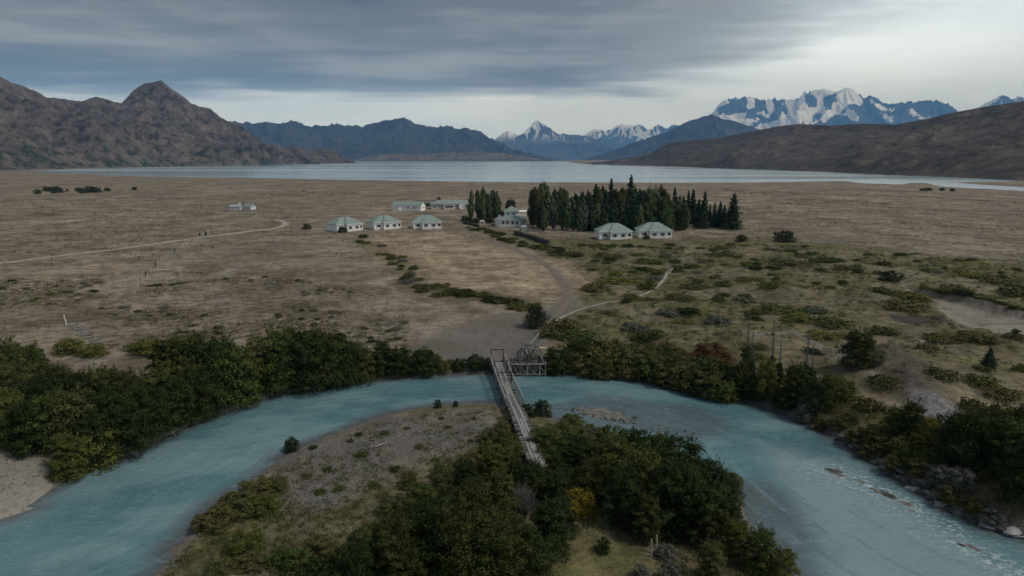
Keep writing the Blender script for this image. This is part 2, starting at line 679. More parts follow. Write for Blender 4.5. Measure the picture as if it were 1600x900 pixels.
def grid_faces(nx, ny):
    i = np.arange(nx * ny).reshape(ny, nx)
    return np.stack([i[:-1, :-1], i[:-1, 1:], i[1:, 1:], i[1:, :-1]], -1).reshape(-1, 4)


# masks that say what the soil is made of
fx, fy = gx.ravel(), gy.ravel()
nearm = (np.abs(fx) < 420) & (fy < 480) & (fy > -80)


def msk(poly, soft, x=fx, y=fy, m=nearm, kx=5.0, amp=None):
    o = np.zeros(x.shape)
    amp = soft if amp is None else amp
    d = poly_sd(poly, x[m], y[m]) + (fbm(x[m] / kx, y[m] / kx, 4, 40) - 0.5) * 2 * amp
    o[m] = sstep(soft, -soft, d)
    return o


def lmsk(line, w, soft, x=fx, y=fy, m=nearm):
    o = np.zeros(x.shape)
    d = line_d(line, x[m], y[m]) + (fbm(x[m] / 3, y[m] / 3, 3, 41) - 0.5) * soft
    o[m] = sstep(w + soft, w - soft * 0.3, d)
    return o


sdr = np.full(fx.shape, 60.0)
nr = (np.abs(fx) < 170) & (fy < 240) & (fy > -80)
sdr[nr] = poly_sd(river_poly, fx[nr], fy[nr])
pen = np.zeros(fx.shape)
pen[nr] = (poly_sd(penin_poly, fx[nr], fy[nr]) < 0.5)
gravel = np.clip(msk(gravelspot, 3.0, kx=8) * 0.75 + msk(bar_pen, 3.5, kx=3) + sstep(2.2, 0.2, sdr) * 0.9 + lmsk(track_up, 1.3, 1.4) * 0.5 + msk(bluff, 2.5, kx=4) * 0.3, 0, 1)
sand = np.clip(msk(gully, 2.0, kx=3.0) * (0.55 + 0.45 * sstep(0.35, 0.55, fbm(fx / 4, fy / 4, 4, 62))) + msk(beach_l, 1.0) + lmsk(track_left, 0.9, 0.9) * 0.9 + lmsk(track_right, 0.3, 0.4) * 0.6 + lmsk(track_bank, 0.6, 0.7) * 0.6, 0, 1)
for fp in farpools:
    o = np.zeros(fx.shape)
    m = (np.abs(fx) < 700) & (fy > 300) & (fy < 1200)
    o[m] = sstep(3, -3, poly_sd(fp, fx[m], fy[m]))
    sand = np.clip(sand + o, 0, 1)
patch = fbm(fx / 9, fy / 9, 4, 50)
hm = msk(hummock, 8.0, kx=20)
green = np.clip(hm * (0.58 + 0.42 * sstep(0.38, 0.52, patch)) + msk(ochre, 3.0) * (0.5 + 0.5 * sstep(0.4, 0.6, patch)) + lmsk(greenstrip, 2.5, 4.0) * 0.6 + pen * (0.55 + 0.45 * sstep(0.4, 0.6, patch)) * (1 - msk(bar_pen, 2.0))
                + sstep(14, 3, sdr) * (1 - pen) * 0.7 + msk(grasslawn, 2.0) * 0.3, 0, 1)
green *= (1 - np.clip(gravel + sand, 0, 1))
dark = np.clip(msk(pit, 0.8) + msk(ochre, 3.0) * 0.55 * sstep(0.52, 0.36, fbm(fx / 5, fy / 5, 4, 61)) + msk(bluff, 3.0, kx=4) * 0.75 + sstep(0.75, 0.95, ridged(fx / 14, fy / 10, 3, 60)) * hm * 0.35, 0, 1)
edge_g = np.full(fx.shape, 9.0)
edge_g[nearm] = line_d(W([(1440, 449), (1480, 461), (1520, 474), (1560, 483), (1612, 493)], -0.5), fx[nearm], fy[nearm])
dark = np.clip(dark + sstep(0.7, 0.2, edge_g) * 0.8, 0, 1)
pale = msk(outcrop, 1.0)
mead = msk(meadow, 6.0, kx=15)
lawn = msk(grasslawn, 2.5)

t = NT('ground soil and dry grass')
za, zb = t.attr('zone_a'), t.attr('zone_b')
sa, sb = t.node('ShaderNodeSeparateColor'), t.node('ShaderNodeSeparateColor')
t.l.new(za.outputs['Color'], sa.inputs[0])
t.l.new(zb.outputs['Color'], sb.inputs[0])
p = t.pos()
n_big = t.noise(t.pos((1, 0.45, 1)), 0.02, 5, 0.6)
n_mid = t.noise(t.pos((0.7, 1, 1)), 0.16, 5, 0.62)
n_fin = t.noise(p, 1.6, 5, 0.7)
n_peb = t.noise(p, 5.0, 3, 0.7)
c = t.mix(t.rng(n_big, 0.32, 0.68), (0.192, 0.154, 0.114), (0.312, 0.250, 0.180))
c = t.mix(t.math('MULTIPLY', t.rng(n_mid, 0.5, 0.66), 0.7), c, (0.108, 0.090, 0.060))
c = t.mix(t.math('MULTIPLY', t.rng(n_fin, 0.52, 0.72), 0.5), c, (0.10, 0.085, 0.062))
c = t.mix(t.math('MULTIPLY', t.rng(n_mid, 0.48, 0.34), 0.5), c, (0.262, 0.238, 0.210))
n_str = t.noise(t.pos((0.8, 1, 1)), 0.06, 7, 0.72)
c = t.mix(t.math('MULTIPLY', t.rng(n_str, 0.48, 0.60), 0.7), c, (0.125, 0.098, 0.062))
n_trk = t.noise(t.pos((1, 1, 1)), 0.011, 2, 0.45)
trk = t.rng(t.math('ABSOLUTE', t.math('SUBTRACT', n_trk, 0.5)), 0.010, 0.003)
c = t.mix(t.math('MULTIPLY', trk, 0.45), c, (0.31, 0.275, 0.225))
n_tuf = t.noise(p, 0.75, 4, 0.75)
c = t.mix(t.math('MULTIPLY', t.rng(n_tuf, 0.56, 0.68), 0.65), c, (0.085, 0.075, 0.048))
c = t.mix(t.math('MULTIPLY', t.rng(n_tuf, 0.44, 0.34), 0.45), c, (0.30, 0.265, 0.215))
n_frc = t.noise(p, 0.055, 9, 0.74)
fr1 = t.rng(n_frc, 0.30, 0.70, 0.56, 1.44, False)
n_fr2 = t.noise(t.pos((1, 1, 1)), 0.45, 7, 0.72)
fr2 = t.rng(n_fr2, 0.32, 0.68, 0.55, 1.45, False)
frc = t.math('MULTIPLY', fr1, fr2)
mc = t.mix(t.rng(n_mid, 0.38, 0.62), (0.410, 0.315, 0.212), (0.255, 0.190, 0.128))
mc = t.mix(t.math('MULTIPLY', t.rng(n_tuf, 0.5, 0.66), 0.6), mc, (0.13, 0.10, 0.066))
c = t.mix(t.math('MULTIPLY', sb.outputs[0], 0.8), c, mc)
gcol = t.mix(t.rng(n_tuf, 0.38, 0.62), (0.165, 0.142, 0.070), (0.070, 0.072, 0.028))
gcol = t.mix(t.math('MULTIPLY', t.rng(n_mid, 0.5, 0.64), 0.7), gcol, (0.098, 0.098, 0.032))
c = t.mix(t.math('MULTIPLY', sa.outputs[2], 0.92), c, gcol)
lc = t.mix(t.rng(n_mid, 0.35, 0.65), (0.20, 0.17, 0.085), (0.125, 0.12, 0.05))
c = t.mix(sb.outputs[1], c, lc)
vm = t.node('ShaderNodeVectorMath', operation='SCALE')
t.l.new(c, vm.inputs[0])
t.l.new(frc, vm.inputs['Scale'])
c = vm.outputs[0]
gr = t.mix(t.rng(n_peb, 0.4, 0.65), (0.095, 0.090, 0.085), (0.225, 0.215, 0.205))
gr = t.mix(t.math('MULTIPLY', t.rng(n_mid, 0.45, 0.6), 0.6), gr, (0.165, 0.138, 0.108))
c = t.mix(sa.outputs[0], c, gr)
sc_ = t.mix(t.rng(n_fin, 0.4, 0.7), (0.31, 0.28, 0.235), (0.21, 0.185, 0.152))
c = t.mix(sa.outputs[1], c, sc_)
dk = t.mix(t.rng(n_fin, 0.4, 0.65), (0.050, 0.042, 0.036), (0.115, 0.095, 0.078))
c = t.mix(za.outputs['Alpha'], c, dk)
pl = t.mix(t.rng(t.noise(t.pos((1.6, 2.2, 1)), 0.9, 6, 0.75), 0.40, 0.62), (0.25, 0.24, 0.24), (0.13, 0.12, 0.115))
c = t.mix(sb.outputs[2], c, pl)
hb = t.math('ADD', t.math('MULTIPLY', n_fin, 0.6), t.math('ADD', t.math('MULTIPLY', n_peb, 0.25), t.math('MULTIPLY', n_tuf, 0.7)))
t.bump(hb, 1.0, 0.35)
M['ground'] = t.done(c, 0.95, 0.1)
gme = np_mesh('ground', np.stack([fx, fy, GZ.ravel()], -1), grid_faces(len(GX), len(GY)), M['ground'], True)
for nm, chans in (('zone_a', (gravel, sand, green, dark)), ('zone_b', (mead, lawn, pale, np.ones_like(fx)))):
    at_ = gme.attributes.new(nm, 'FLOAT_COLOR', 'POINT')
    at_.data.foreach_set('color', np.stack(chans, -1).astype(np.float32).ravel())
ground = tag(obj('ground', gme), 'brown dry plain with tracks, gravel and river banks', kind='structure')


# ------------------------------------------------------------------ river and lake
shoal1 = W([(820, 632), (930, 622), (1050, 632), (1130, 655), (1120, 685), (1060, 692), (980, 672), (900, 655)], WATER)
shoal2 = W([(1150, 752), (1210, 765), (1262, 800), (1290, 850), (1300, 905), (1240, 905), (1185, 830)], WATER)
riff = smooth_line(W([(1290, 735), (1340, 752), (1390, 775), (1440, 800), (1490, 838), (1540, 868), (1600, 900)], WATER), 4)
rx, ry = np.meshgrid(np.arange(-110, 110, 0.8), np.concatenate([np.arange(-58, 40, 2.0), np.arange(40, 106, 0.6)]))
wx, wy = rx.ravel(), ry.ravel()
wsd = poly_sd(river_poly, wx, wy)
depth = sstep(-0.1, -2.6, wsd + (fbm(wx / 2.5, wy / 2.5, 3, 76) - 0.5) * 1.2)
sh = np.maximum(sstep(2.6, -2.0, poly_sd(shoal1, wx, wy) + (fbm(wx / 6, wy / 6, 4, 70) - .5) * 5), sstep(1.8, -1.6, poly_sd(shoal2, wx, wy) + (fbm(wx / 7, wy / 7, 4, 71) - .5) * 6))
depth = depth * (1 - 0.85 * sh * (0.6 + 0.4 * fbm(wx / 5, wy / 5, 3, 72)))
lr = line_d(riff, wx, wy) + (fbm(wx / 2, wy / 2, 3, 73) - .5) * 2.5
foam = sstep(1.9, 0.2, lr) * sstep(20, 30, wx) + 0.55 * sstep(7, 1, lr) * sstep(14, 30, wx)
milky = W([(1180, 690), (1240, 705), (1290, 735), (1340, 752), (1390, 775), (1440, 800), (1490, 838), (1540, 868), (1600, 900), (1660, 940), (1330, 940), (1310, 880), (1290, 830), (1240, 770)], WATER)
silt = sstep(2.5, -1.5, poly_sd(milky, wx, wy) + (fbm(wx / 6, wy / 6, 4, 74) - 0.5) * 3) * sstep(0.0, 0.9, lr + 0.3)
flow = fbm(wx / 14 + wy / 20, wy / 6 - wx / 18, 4, 75)
silt = np.clip(silt + 0.5 * sstep(0.5, 0.68, flow) * depth, 0, 1)
oa = np.array(smooth_line([(-105, -60), (-95, 5), (-70, 35)] + outer + [(75, 36), (92, 5), (95, -60)], 4))
oq = np.concatenate([[0], np.cumsum(np.hypot(*np.diff(oa, axis=0).T))])
best, along = np.full(wx.shape, 1e18), np.zeros(wx.shape)
for k_ in range(len(oa) - 1):
    (ax, ay), (bx, by) = oa[k_], oa[k_ + 1]
    ex, ey = bx - ax, by - ay
    tt = np.clip(((wx - ax) * ex + (wy - ay) * ey) / (ex * ex + ey * ey + 1e-9), 0, 1)
    dd = (wx - ax - tt * ex) ** 2 + (wy - ay - tt * ey) ** 2
    along = np.where(dd < best, oq[k_] + tt * (oq[k_ + 1] - oq[k_]), along)
    best = np.minimum(best, dd)
across = np.sqrt(best)
wf = grid_faces(rx.shape[1], rx.shape[0])
wf = wf[(wsd[wf] < 2.5).any(1)]
wme = np_mesh('river', np.stack([wx, wy, np.full(wx.shape, WATER)], -1), wf, None, True)
a_ = wme.attributes.new('water', 'FLOAT_COLOR', 'POINT')
a_.data.foreach_set('color', np.stack([depth, foam, silt, np.ones_like(foam)], -1).astype(np.float32).ravel())
st_ = wme.attributes.new('stream', 'FLOAT_VECTOR', 'POINT')
st_.data.foreach_set('vector', np.stack([along, across, 0 * along], -1).astype(np.float32).ravel())
t = NT('glacial river water')
ws = t.node('ShaderNodeSeparateColor')
t.l.new(t.attr('water').outputs['Color'], ws.inputs[0])
rip = t.noise(t.pos((0.8, 1.6, 1)), 1.6, 4, 0.6)
rip2 = t.noise(t.pos((0.5, 1.0, 1)), 0.45, 3, 0.5)
cur = t.noise(t.pos((0.5, 1.0, 1)), 0.12, 4, 0.6)
deepc = t.mix(t.rng(cur, 0.35, 0.7), (0.084, 0.184, 0.208), (0.140, 0.262, 0.282))
c = t.mix(ws.outputs[0], (0.098, 0.108, 0.114), deepc)
c = t.mix(t.math('MULTIPLY', ws.outputs[2], 0.75), c, (0.27, 0.365, 0.380))
mp = t.node('ShaderNodeMapping')
mp.inputs['Scale'].default_value = (0.16, 0.75, 1)
t.l.new(t.attr('stream').outputs['Vector'], mp.inputs[0])
lines_ = t.noise(mp.outputs[0], 1.0, 6, 0.68)
c = t.mix(t.math('MULTIPLY', t.rng(lines_, 0.52, 0.68), 0.30), c, (0.255, 0.385, 0.405))
c = t.mix(t.math('MULTIPLY', t.rng(lines_, 0.47, 0.34), 0.32), c, (0.055, 0.135, 0.160))
chop = t.noise(t.pos((1.0, 1.8, 1)), 1.0, 6, 0.75)
c = t.mix(t.math('MULTIPLY', t.rng(chop, 0.53, 0.66), 0.26), c, (0.34, 0.46, 0.48))  # pale ripple glints painted into the colour; the bump alone averages out
fo = t.math('MULTIPLY', ws.outputs[1], t.rng(t.noise(t.pos((1.0, 1.4, 1)), 1.4, 5, 0.75), 0.47, 0.66))
c = t.mix(t.math('MULTIPLY', fo, 0.65), c, (0.55, 0.60, 0.62))
t.bump(t.math('ADD', t.math('MULTIPLY', rip, 0.5), t.math('ADD', t.math('MULTIPLY', rip2, 0.8), t.math('ADD', t.math('MULTIPLY', lines_, 0.6), t.math('MULTIPLY', chop, 0.6)))), 0.7, 0.22)
t.p.inputs['IOR'].default_value = 1.33
wme.materials.append(t.done(c, t.math('ADD', 0.10, t.math('MULTIPLY', fo, 0.4)), 0.5))
tag(obj('river', wme), 'turquoise glacial river bending round the gravel point', kind='structure')

lx, ly = zip(*lake_poly)
lme = np_mesh('lake', np.array([(-6500, 600, LAKE), (6500, 600, LAKE), (6500, 10500, LAKE), (-6500, 10500, LAKE)]), np.array([[0, 1, 2, 3]]))
t = NT('lake water')
wind = t.noise(t.pos((0.12, 1, 1)), 0.0016, 4, 0.55)
rip = t.noise(t.pos((1, 1, 1)), 0.5, 3)
t.bump(rip, 0.10, 0.3)
t.p.inputs['IOR'].default_value = 1.33
lme.materials.append(t.done(t.mix(t.rng(wind, 0.4, 0.65), (0.34, 0.43, 0.465), (0.42, 0.50, 0.53)), t.rng(wind, 0.38, 0.62, 0.12, 0.24), 0.5))
tag(obj('lake', lme), 'pale grey-blue lake lying before the mountains', kind='structure')


# ------------------------------------------------------------------ hills and mountains
def interp(tab, q):
    a = np.array(tab, float)
    return np.interp(q, a[:, 0], a[:, 1])


def mountain(name, label, sky_, front, ridge, back, nx, ny, mat, spur, amp, seed, base=-25.0, pw=1.0, slope=0.6, spurs=10, jit=0.0, lift=0.62, snow=None, bare=()):
    """a massif whose crest stands at distance ridge(px), foot at front(px), far foot at back(px)"""
    s = np.array(sky_, float)
    q = np.linspace(s[0, 0], s[-1, 0], nx)
    top = np.interp(q, s[:, 0], s[:, 1])
    top = top - (ridged(q / 9.0, q * 0 + seed, 4, seed + 40, 0.6) - 0.62) * jit * sstep(251, 235, top)
    fr, rd, bk = interp(front, q), interp(ridge, q), interp(back, q)
    ca = np.array([ray(a, b) for a, b in zip(q, top)])
    hl = np.hypot(ca[:, 0], ca[:, 1])
    ux, uy, sl = ca[:, 0] / hl, ca[:, 1] / hl, ca[:, 2] / hl
    zr = CAM_H + sl * rd
    v = np.concatenate([np.linspace(0, 1, int(ny * 0.75)), np.linspace(1, 2, ny - int(ny * 0.75) + 1)[1:]])
    V, I = np.meshgrid(v, np.arange(nx), indexing='ij')
    dist = np.where(V <= 1, fr[I] + (rd[I] - fr[I]) * V, rd[I] + (bk[I] - rd[I]) * (V - 1))
    x, y = ux[I] * dist, uy[I] * dist
    f = np.where(V <= 1, V, 2 - V)
    rn2 = ridged(x / (spur * 0.30), y / (spur * 0.30), 5, seed + 5, 0.55)
    sub = fbm(x / (spur * 0.22), y / (spur * 0.22), 4, seed + 9)
    r_ = random.Random(seed)
    # skeleton: the crest, and spurs that descend from its summits; the slopes fall away from both
    step = max(1, nx // 110)
    cx_, cy_ = ux * rd, uy * rd
    lines = [[(cx_[a], cy_[a], zr[a]) for a in range(0, nx, step)]]
    win = max(3, nx // 45)
    tops_ = [a for a in range(win, nx - win) if zr[a] == zr[a - win:a + win + 1].max()]
    tops_ += [r_.randrange(4, nx - 4) for _ in range(spurs)]
    for a in tops_:
        for sd2 in ((-1, 1) if a in tops_[:-spurs or None] else (r_.choice((-1, 1)),)):
            th = sd2 * r_.uniform(0.15, 0.85)
            ln = (rd[a] - fr[a]) * r_.uniform(0.75, 1.0)
            px_, py_, pz_ = cx_[a], cy_[a], zr[a]
            dx_, dy_ = -ux[a], -uy[a]
            pts_ = [(px_, py_, pz_)]
            for k_ in range(1, 7):
                th2 = th + r_.uniform(-0.35, 0.35)
                px_ += (dx_ * math.cos(th2) - dy_ * math.sin(th2)) * ln / 6
                py_ += (dx_ * math.sin(th2) + dy_ * math.cos(th2)) * ln / 6
                u_ = k_ / 6
                pts_.append((px_, py_, base + (zr[a] - base) * (1 - u_) ** 1.15 * r_.uniform(0.88, 1.0)))
            lines.append(pts_)
    hmax = zr.max() - base
    wa = (fbm(x / (spur * 0.35), y / (spur * 0.35), 4, seed + 2) - 0.5) * spur * 0.22 * sstep(1.0, 0.8, f)
    wb = (fbm(x / (spur * 0.35) + 9, y / (spur * 0.35), 4, seed + 4) - 0.5) * spur * 0.22 * sstep(1.0, 0.8, f)
    xw, yw = x + wa, y + wb
    sk = np.full(x.shape, base)
    for ln_ in lines:
        for (ax, ay, az), (bx, by, bz_) in zip(ln_[:-1], ln_[1:]):
            ex, ey = bx - ax, by - ay
            tt = np.clip(((xw - ax) * ex + (yw - ay) * ey) / (ex * ex + ey * ey + 1e-9), 0, 1)
            d_ = np.hypot(xw - ax - tt * ex, yw - ay - tt * ey)
            sk = np.maximum(sk, az + (bz_ - az) * tt - slope * d_)
    env_ = base + (zr[I] - base) * f ** pw * lift
    z = np.where(f > 0.999, zr[I], np.maximum(sk, env_ + (sk - env_) * 0.35))
    cl = spur * 0.16
    rg = ridged(x / cl, y / cl, 5, seed + 3, 0.55)
    z = z + (rg - 0.68) * amp * hmax * 0.35 * sstep(0.0, 0.25, f) * (1 - 0.6 * sstep(0.92, 1.0, f)) - (1 - rn2) * amp * hmax * 0.12 * sstep(0.0, 0.2, f) * sstep(1.0, 0.94, f)
    z = np.where((V < 1) & (f < 0.97), np.minimum(z, CAM_H + sl[I] * dist - (1 - f) * 0.02 * hmax), z)
    # close the far foot and the near foot
    z = base + (z - base) * sstep(0.0, 0.22, f) ** 0.7
    gi, gj = np.gradient(z)
    dd_ = np.hypot(np.gradient(x, axis=0), np.gradient(y, axis=0))
    dw_ = np.hypot(np.gradient(x, axis=1), np.gradient(y, axis=1))
    steep = np.hypot(gi / dd_, gj / dw_)
    nz_ = fbm(x / (spur * 0.12), y / (spur * 0.12), 5, seed + 12, 0.6)
    nb_ = fbm(x / (spur * 0.7), y / (spur * 0.7), 3, seed + 15)
    gx_ = gj / np.maximum(dw_, 1e-6)
    lie = 0.45 * np.tanh(gx_ * 1.8) - 0.15 * steep + 0.4 * (0.62 - rn2) + 0.5 * (nz_ - 0.5) + 1.5 * (nb_ - 0.5) + 0.5 * f
    hi_ = np.sort(lie[(z > 600) & (V <= 1)]) if (z > 600).sum() > 50 else np.sort(lie.ravel())
    lie = np.searchsorted(hi_, lie) / len(hi_)
    if snow:
        hl_ = np.hypot(x, y)
        qx = 800 + F * (x / (y * CP - (z - CAM_H) * SP))
        qy = 450 - F * ((y * SP + (z - CAM_H) * CP) / (y * CP - (z - CAM_H) * SP))
        sdm = np.full(x.shape, 99.0)
        for pg in snow:
            sdm = np.minimum(sdm, poly_sd([(1050 + a * 0.34375, 100 + b * 0.34375) for a, b in pg], qx, qy))
        for pg in bare:
            sdm = np.maximum(sdm, -poly_sd([(1050 + a * 0.34375, 100 + b * 0.34375) for a, b in pg], qx, qy))
        lie = 0.47 - sdm / 11.0 + 1.5 * (nz_ - 0.5) + 0.35 * (lie - 0.5) + 0.04
    fc = grid_faces(nx, len(v))
    me = np_mesh(name, np.stack([x.ravel(), y.ravel(), z.ravel()], -1), fc, mat, True)
    sa_ = me.attributes.new('lie', 'FLOAT', 'POINT')
    sa_.data.foreach_set('value', lie.astype(np.float32).ravel())
    return tag(obj(name, me), label, kind='structure')


def hill_mat(name, a, b, green, scale, gz, ledge=True):
    t = NT(name)
    p = t.pos()
    n1 = t.noise(p, 0.9 * scale, 6, 0.65)
    n2 = t.noise(p, 5.0 * scale, 6, 0.7)
    n3 = t.noise(p, 22.0 * scale, 3, 0.7)
    c = t.mix(t.rng(n1, 0.3, 0.7), a, b)
    c = t.mix(t.math('MULTIPLY', t.rng(n2, 0.5, 0.62), 0.8), c, tuple(q * 0.35 for q in a))
    c = t.mix(t.math('MULTIPLY', t.rng(n2, 0.46, 0.34), 0.6), c, tuple(min(1, q * 1.45) for q in b))
    sp = t.node('ShaderNodeSeparateXYZ')
    t.l.new(t.node('ShaderNodeNewGeometry').outputs['Position'], sp.inputs[0])
    low = t.rng(sp.outputs[2], gz, 0.0)
    gm = t.math('MULTIPLY', low, t.rng(n2, 0.50, 0.56))
    c = t.mix(t.math('MULTIPLY', gm, 0.9), c, green)
    t.bump(t.math('ADD', n2, t.math('MULTIPLY', n3, 0.4)), 1.0, 12.0 if ledge else 5.0)
    return t.done(c, 0.95, 0.1)


def snow_mat(name, rock, line, soft, amount):
    t = NT(name)
    g = t.node('ShaderNodeNewGeometry')
    sn, sp = t.node('ShaderNodeSeparateXYZ'), t.node('ShaderNodeSeparateXYZ')
    t.l.new(g.outputs['Normal'], sn.inputs[0])
    t.l.new(g.outputs['Position'], sp.inputs[0])
    n1 = t.noise(t.pos(), 0.0022, 6, 0.65)
    n2 = t.noise(t.pos(), 0.0009, 4, 0.6)
    c = t.mix(t.rng(n1, 0.3, 0.7), rock, tuple(q * 1.9 for q in rock))
    h = t.rng(sp.outputs[2], line - soft, line + soft)
    lie = t.math('ADD', t.attr('lie').outputs['Fac'], t.math('MULTIPLY', t.math('SUBTRACT', n1, 0.5), 0.25))
    m = t.math('MULTIPLY', h, t.rng(lie, amount, amount + 0.05))
    c = t.mix(m, c, (0.96, 0.96, 0.96))
    t.bump(n1, 0.8, 120.0)
    return t.done(c, 0.9, 0.1)


M['hill_left'] = hill_mat('brown rocky mountain', (0.080, 0.068, 0.060), (0.160, 0.132, 0.110), (0.030, 0.047, 0.028), 0.0045, 150.0)
M['hill_right'] = hill_mat('dark brown hill', (0.066, 0.055, 0.046), (0.125, 0.100, 0.078), (0.060, 0.055, 0.042), 0.006, 60.0, False)
M['hill_low'] = hill_mat('grey brown island rock', (0.12, 0.105, 0.095), (0.19, 0.165, 0.15), (0.05, 0.05, 0.04), 0.004, 60.0)
M['range'] = snow_mat('dark mountain rock', (0.040, 0.040, 0.044), 1000, 150, 1.3)
M['range_snow'] = snow_mat('mountain rock with snow', (0.050, 0.048, 0.052), 600, 200, 0.48)
M['massif'] = snow_mat('high massif with snow fields', (0.050, 0.048, 0.052), 600, 250, 0.47)

mountain('mountain_left', 'craggy brown mountain rising left of the lake',
         [(-330, 95), (-150, 103), (-60, 110), (0, 119), (30, 132), (75, 151), (126, 158), (150, 150), (184, 158), (195, 159), (203, 147), (210, 140), (225, 129), (240, 129), (251, 126),
          (262, 132), (285, 149), (300, 161), (330, 170), (345, 185), (360, 189), (375, 194), (394, 209), (412, 222), (431, 226), (446, 229), (460, 236), (480, 247), (500, 254)],
         [(-330, 2000), (0, 2450), (200, 3250), (350, 3750), (500, 4500)], [(-330, 4100), (0, 4200), (230, 4700), (350, 4700), (500, 4700)],
         [(-330, 6500), (500, 5600)], 520, 190, M['hill_left'], 620.0, 0.34, 3, -14.0, 0.95, 1.0, 26, 1.5, 0.92)
mountain('hill_spit', 'low dark knolls ending the left shore',
         [(425, 250), (446, 231), (457, 227), (472, 231), (487, 237), (502, 230), (521, 234), (536, 245), (556, 253)],
         [(425, 4700), (556, 5300)], [(425, 5200), (556, 5700)], [(425, 5900), (556, 6200)], 120, 40, M['hill_right'], 220.0, 0.25, 5, -12.0, 0.8, 0.45, 6)
mountain('hill_right', 'long dark brown hill along the right shore',
         [(903, 257), (954, 251), (991, 245), (1017, 240), (1036, 228), (1047, 223), (1085, 219), (1122, 215.6), (1160, 208), (1222, 196), (1256, 193.5), (1297, 196),
          (1349, 193), (1400, 194.5), (1445, 186), (1497, 174), (1548, 165), (1583, 160), (1600, 158), (1700, 145), (1850, 130), (2000, 120)],
         [(903, 4300), (1000, 3550), (1160, 2420), (1400, 1720), (1600, 1380), (2000, 1100)], [(903, 4500), (1000, 4300), (1160, 3700), (1400, 2900), (1600, 2500), (2000, 2100)],
         [(903, 4800), (1160, 5200), (1600, 4200), (2000, 3800)], 460, 150, M['hill_right'], 420.0, 0.09, 7, -12.0, 0.72, 0.45, 14, 0.6, 0.9)
mountain('hill_island', 'low grey brown rocky hills across the lake',
         [(548, 251), (575, 245), (600, 241), (616, 240), (650, 241), (690, 239), (744, 238), (785, 239), (806, 243), (830, 246), (850, 249), (885, 251.5)],
         [(548, 7900), (885, 8000)], [(548, 8700), (885, 8700)], [(548, 9600), (885, 9600)], 220, 40, M['hill_low'], 500.0, 0.3, 9, -12.0, 0.8, 0.35, 14)
mountain('mountain_range', 'blue hazy range behind the lake on the left',
         [(230, 200), (300, 190), (367, 189), (397, 192), (420, 189), (431, 192), (456, 187.6), (487, 197), (525, 193.6), (566, 197), (597, 188), (616, 185.6), (631, 184.5), (661, 197), (680, 199), (699, 196),
          (715, 200), (729, 198), (747, 202), (770, 217), (792, 227), (822, 238), (860, 247), (885, 251)],
         [(230, 10500), (885, 11000)], [(230, 13500), (885, 13000)], [(230, 17000), (885, 15000)], 420, 90, M['range'], 1500.0, 0.30, 13, -20.0, 0.95, 0.85, 18, 7.0, 0.75)
mountain('mountain_slope', 'dark blue mountain in front of the snow massif',
         [(905, 251), (954, 236), (1002, 219), (1040, 206), (1077, 189), (1096, 183), (1111, 178), (1130, 186), (1156, 191), (1190, 203), (1250, 225), (1300, 240)],
         [(905, 11000), (1300, 11000)], [(905, 13500), (1300, 13500)], [(905, 16000), (1300, 16000)], 260, 80, M['range'], 1500.0, 0.25, 17, -20.0, 0.95, 0.7, 8, 3.0, 0.8)
mountain('mountain_peak', 'small sharp snow peak at the head of the lake',
         [(740, 240), (774, 217), (784, 209), (794, 204), (806, 212), (815, 209), (822, 205), (829, 197), (834, 191), (839, 189), (849, 193), (860, 200), (871, 208), (897, 211), (912, 211), (927, 215), (954, 230), (990, 246)],
         [(740, 17500), (990, 17500)], [(740, 21500), (990, 21500)], [(740, 25000), (990, 25000)], 260, 90, M['range_snow'], 1900.0, 0.30, 21, -30.0, 1.1, 1.0, 8, 4.0)
mountain('mountain_snowfield', 'far snowy ridge between the peak and the massif',
         [(850, 235), (900, 215), (914, 210), (926, 201), (946, 203), (957, 201), (972, 193), (984, 196), (997, 192), (1012, 202), (1020, 200), (1027, 193), (1040, 199), (1062, 193), (1100, 190), (1160, 215)],
         [(850, 23000), (1160, 23000)], [(850, 27000), (1160, 27000)], [(850, 31000), (1160, 31000)], 260, 80, M['range_snow'], 2000.0, 0.30, 25, -30.0, 1.1, 1.0, 10, 6.0)
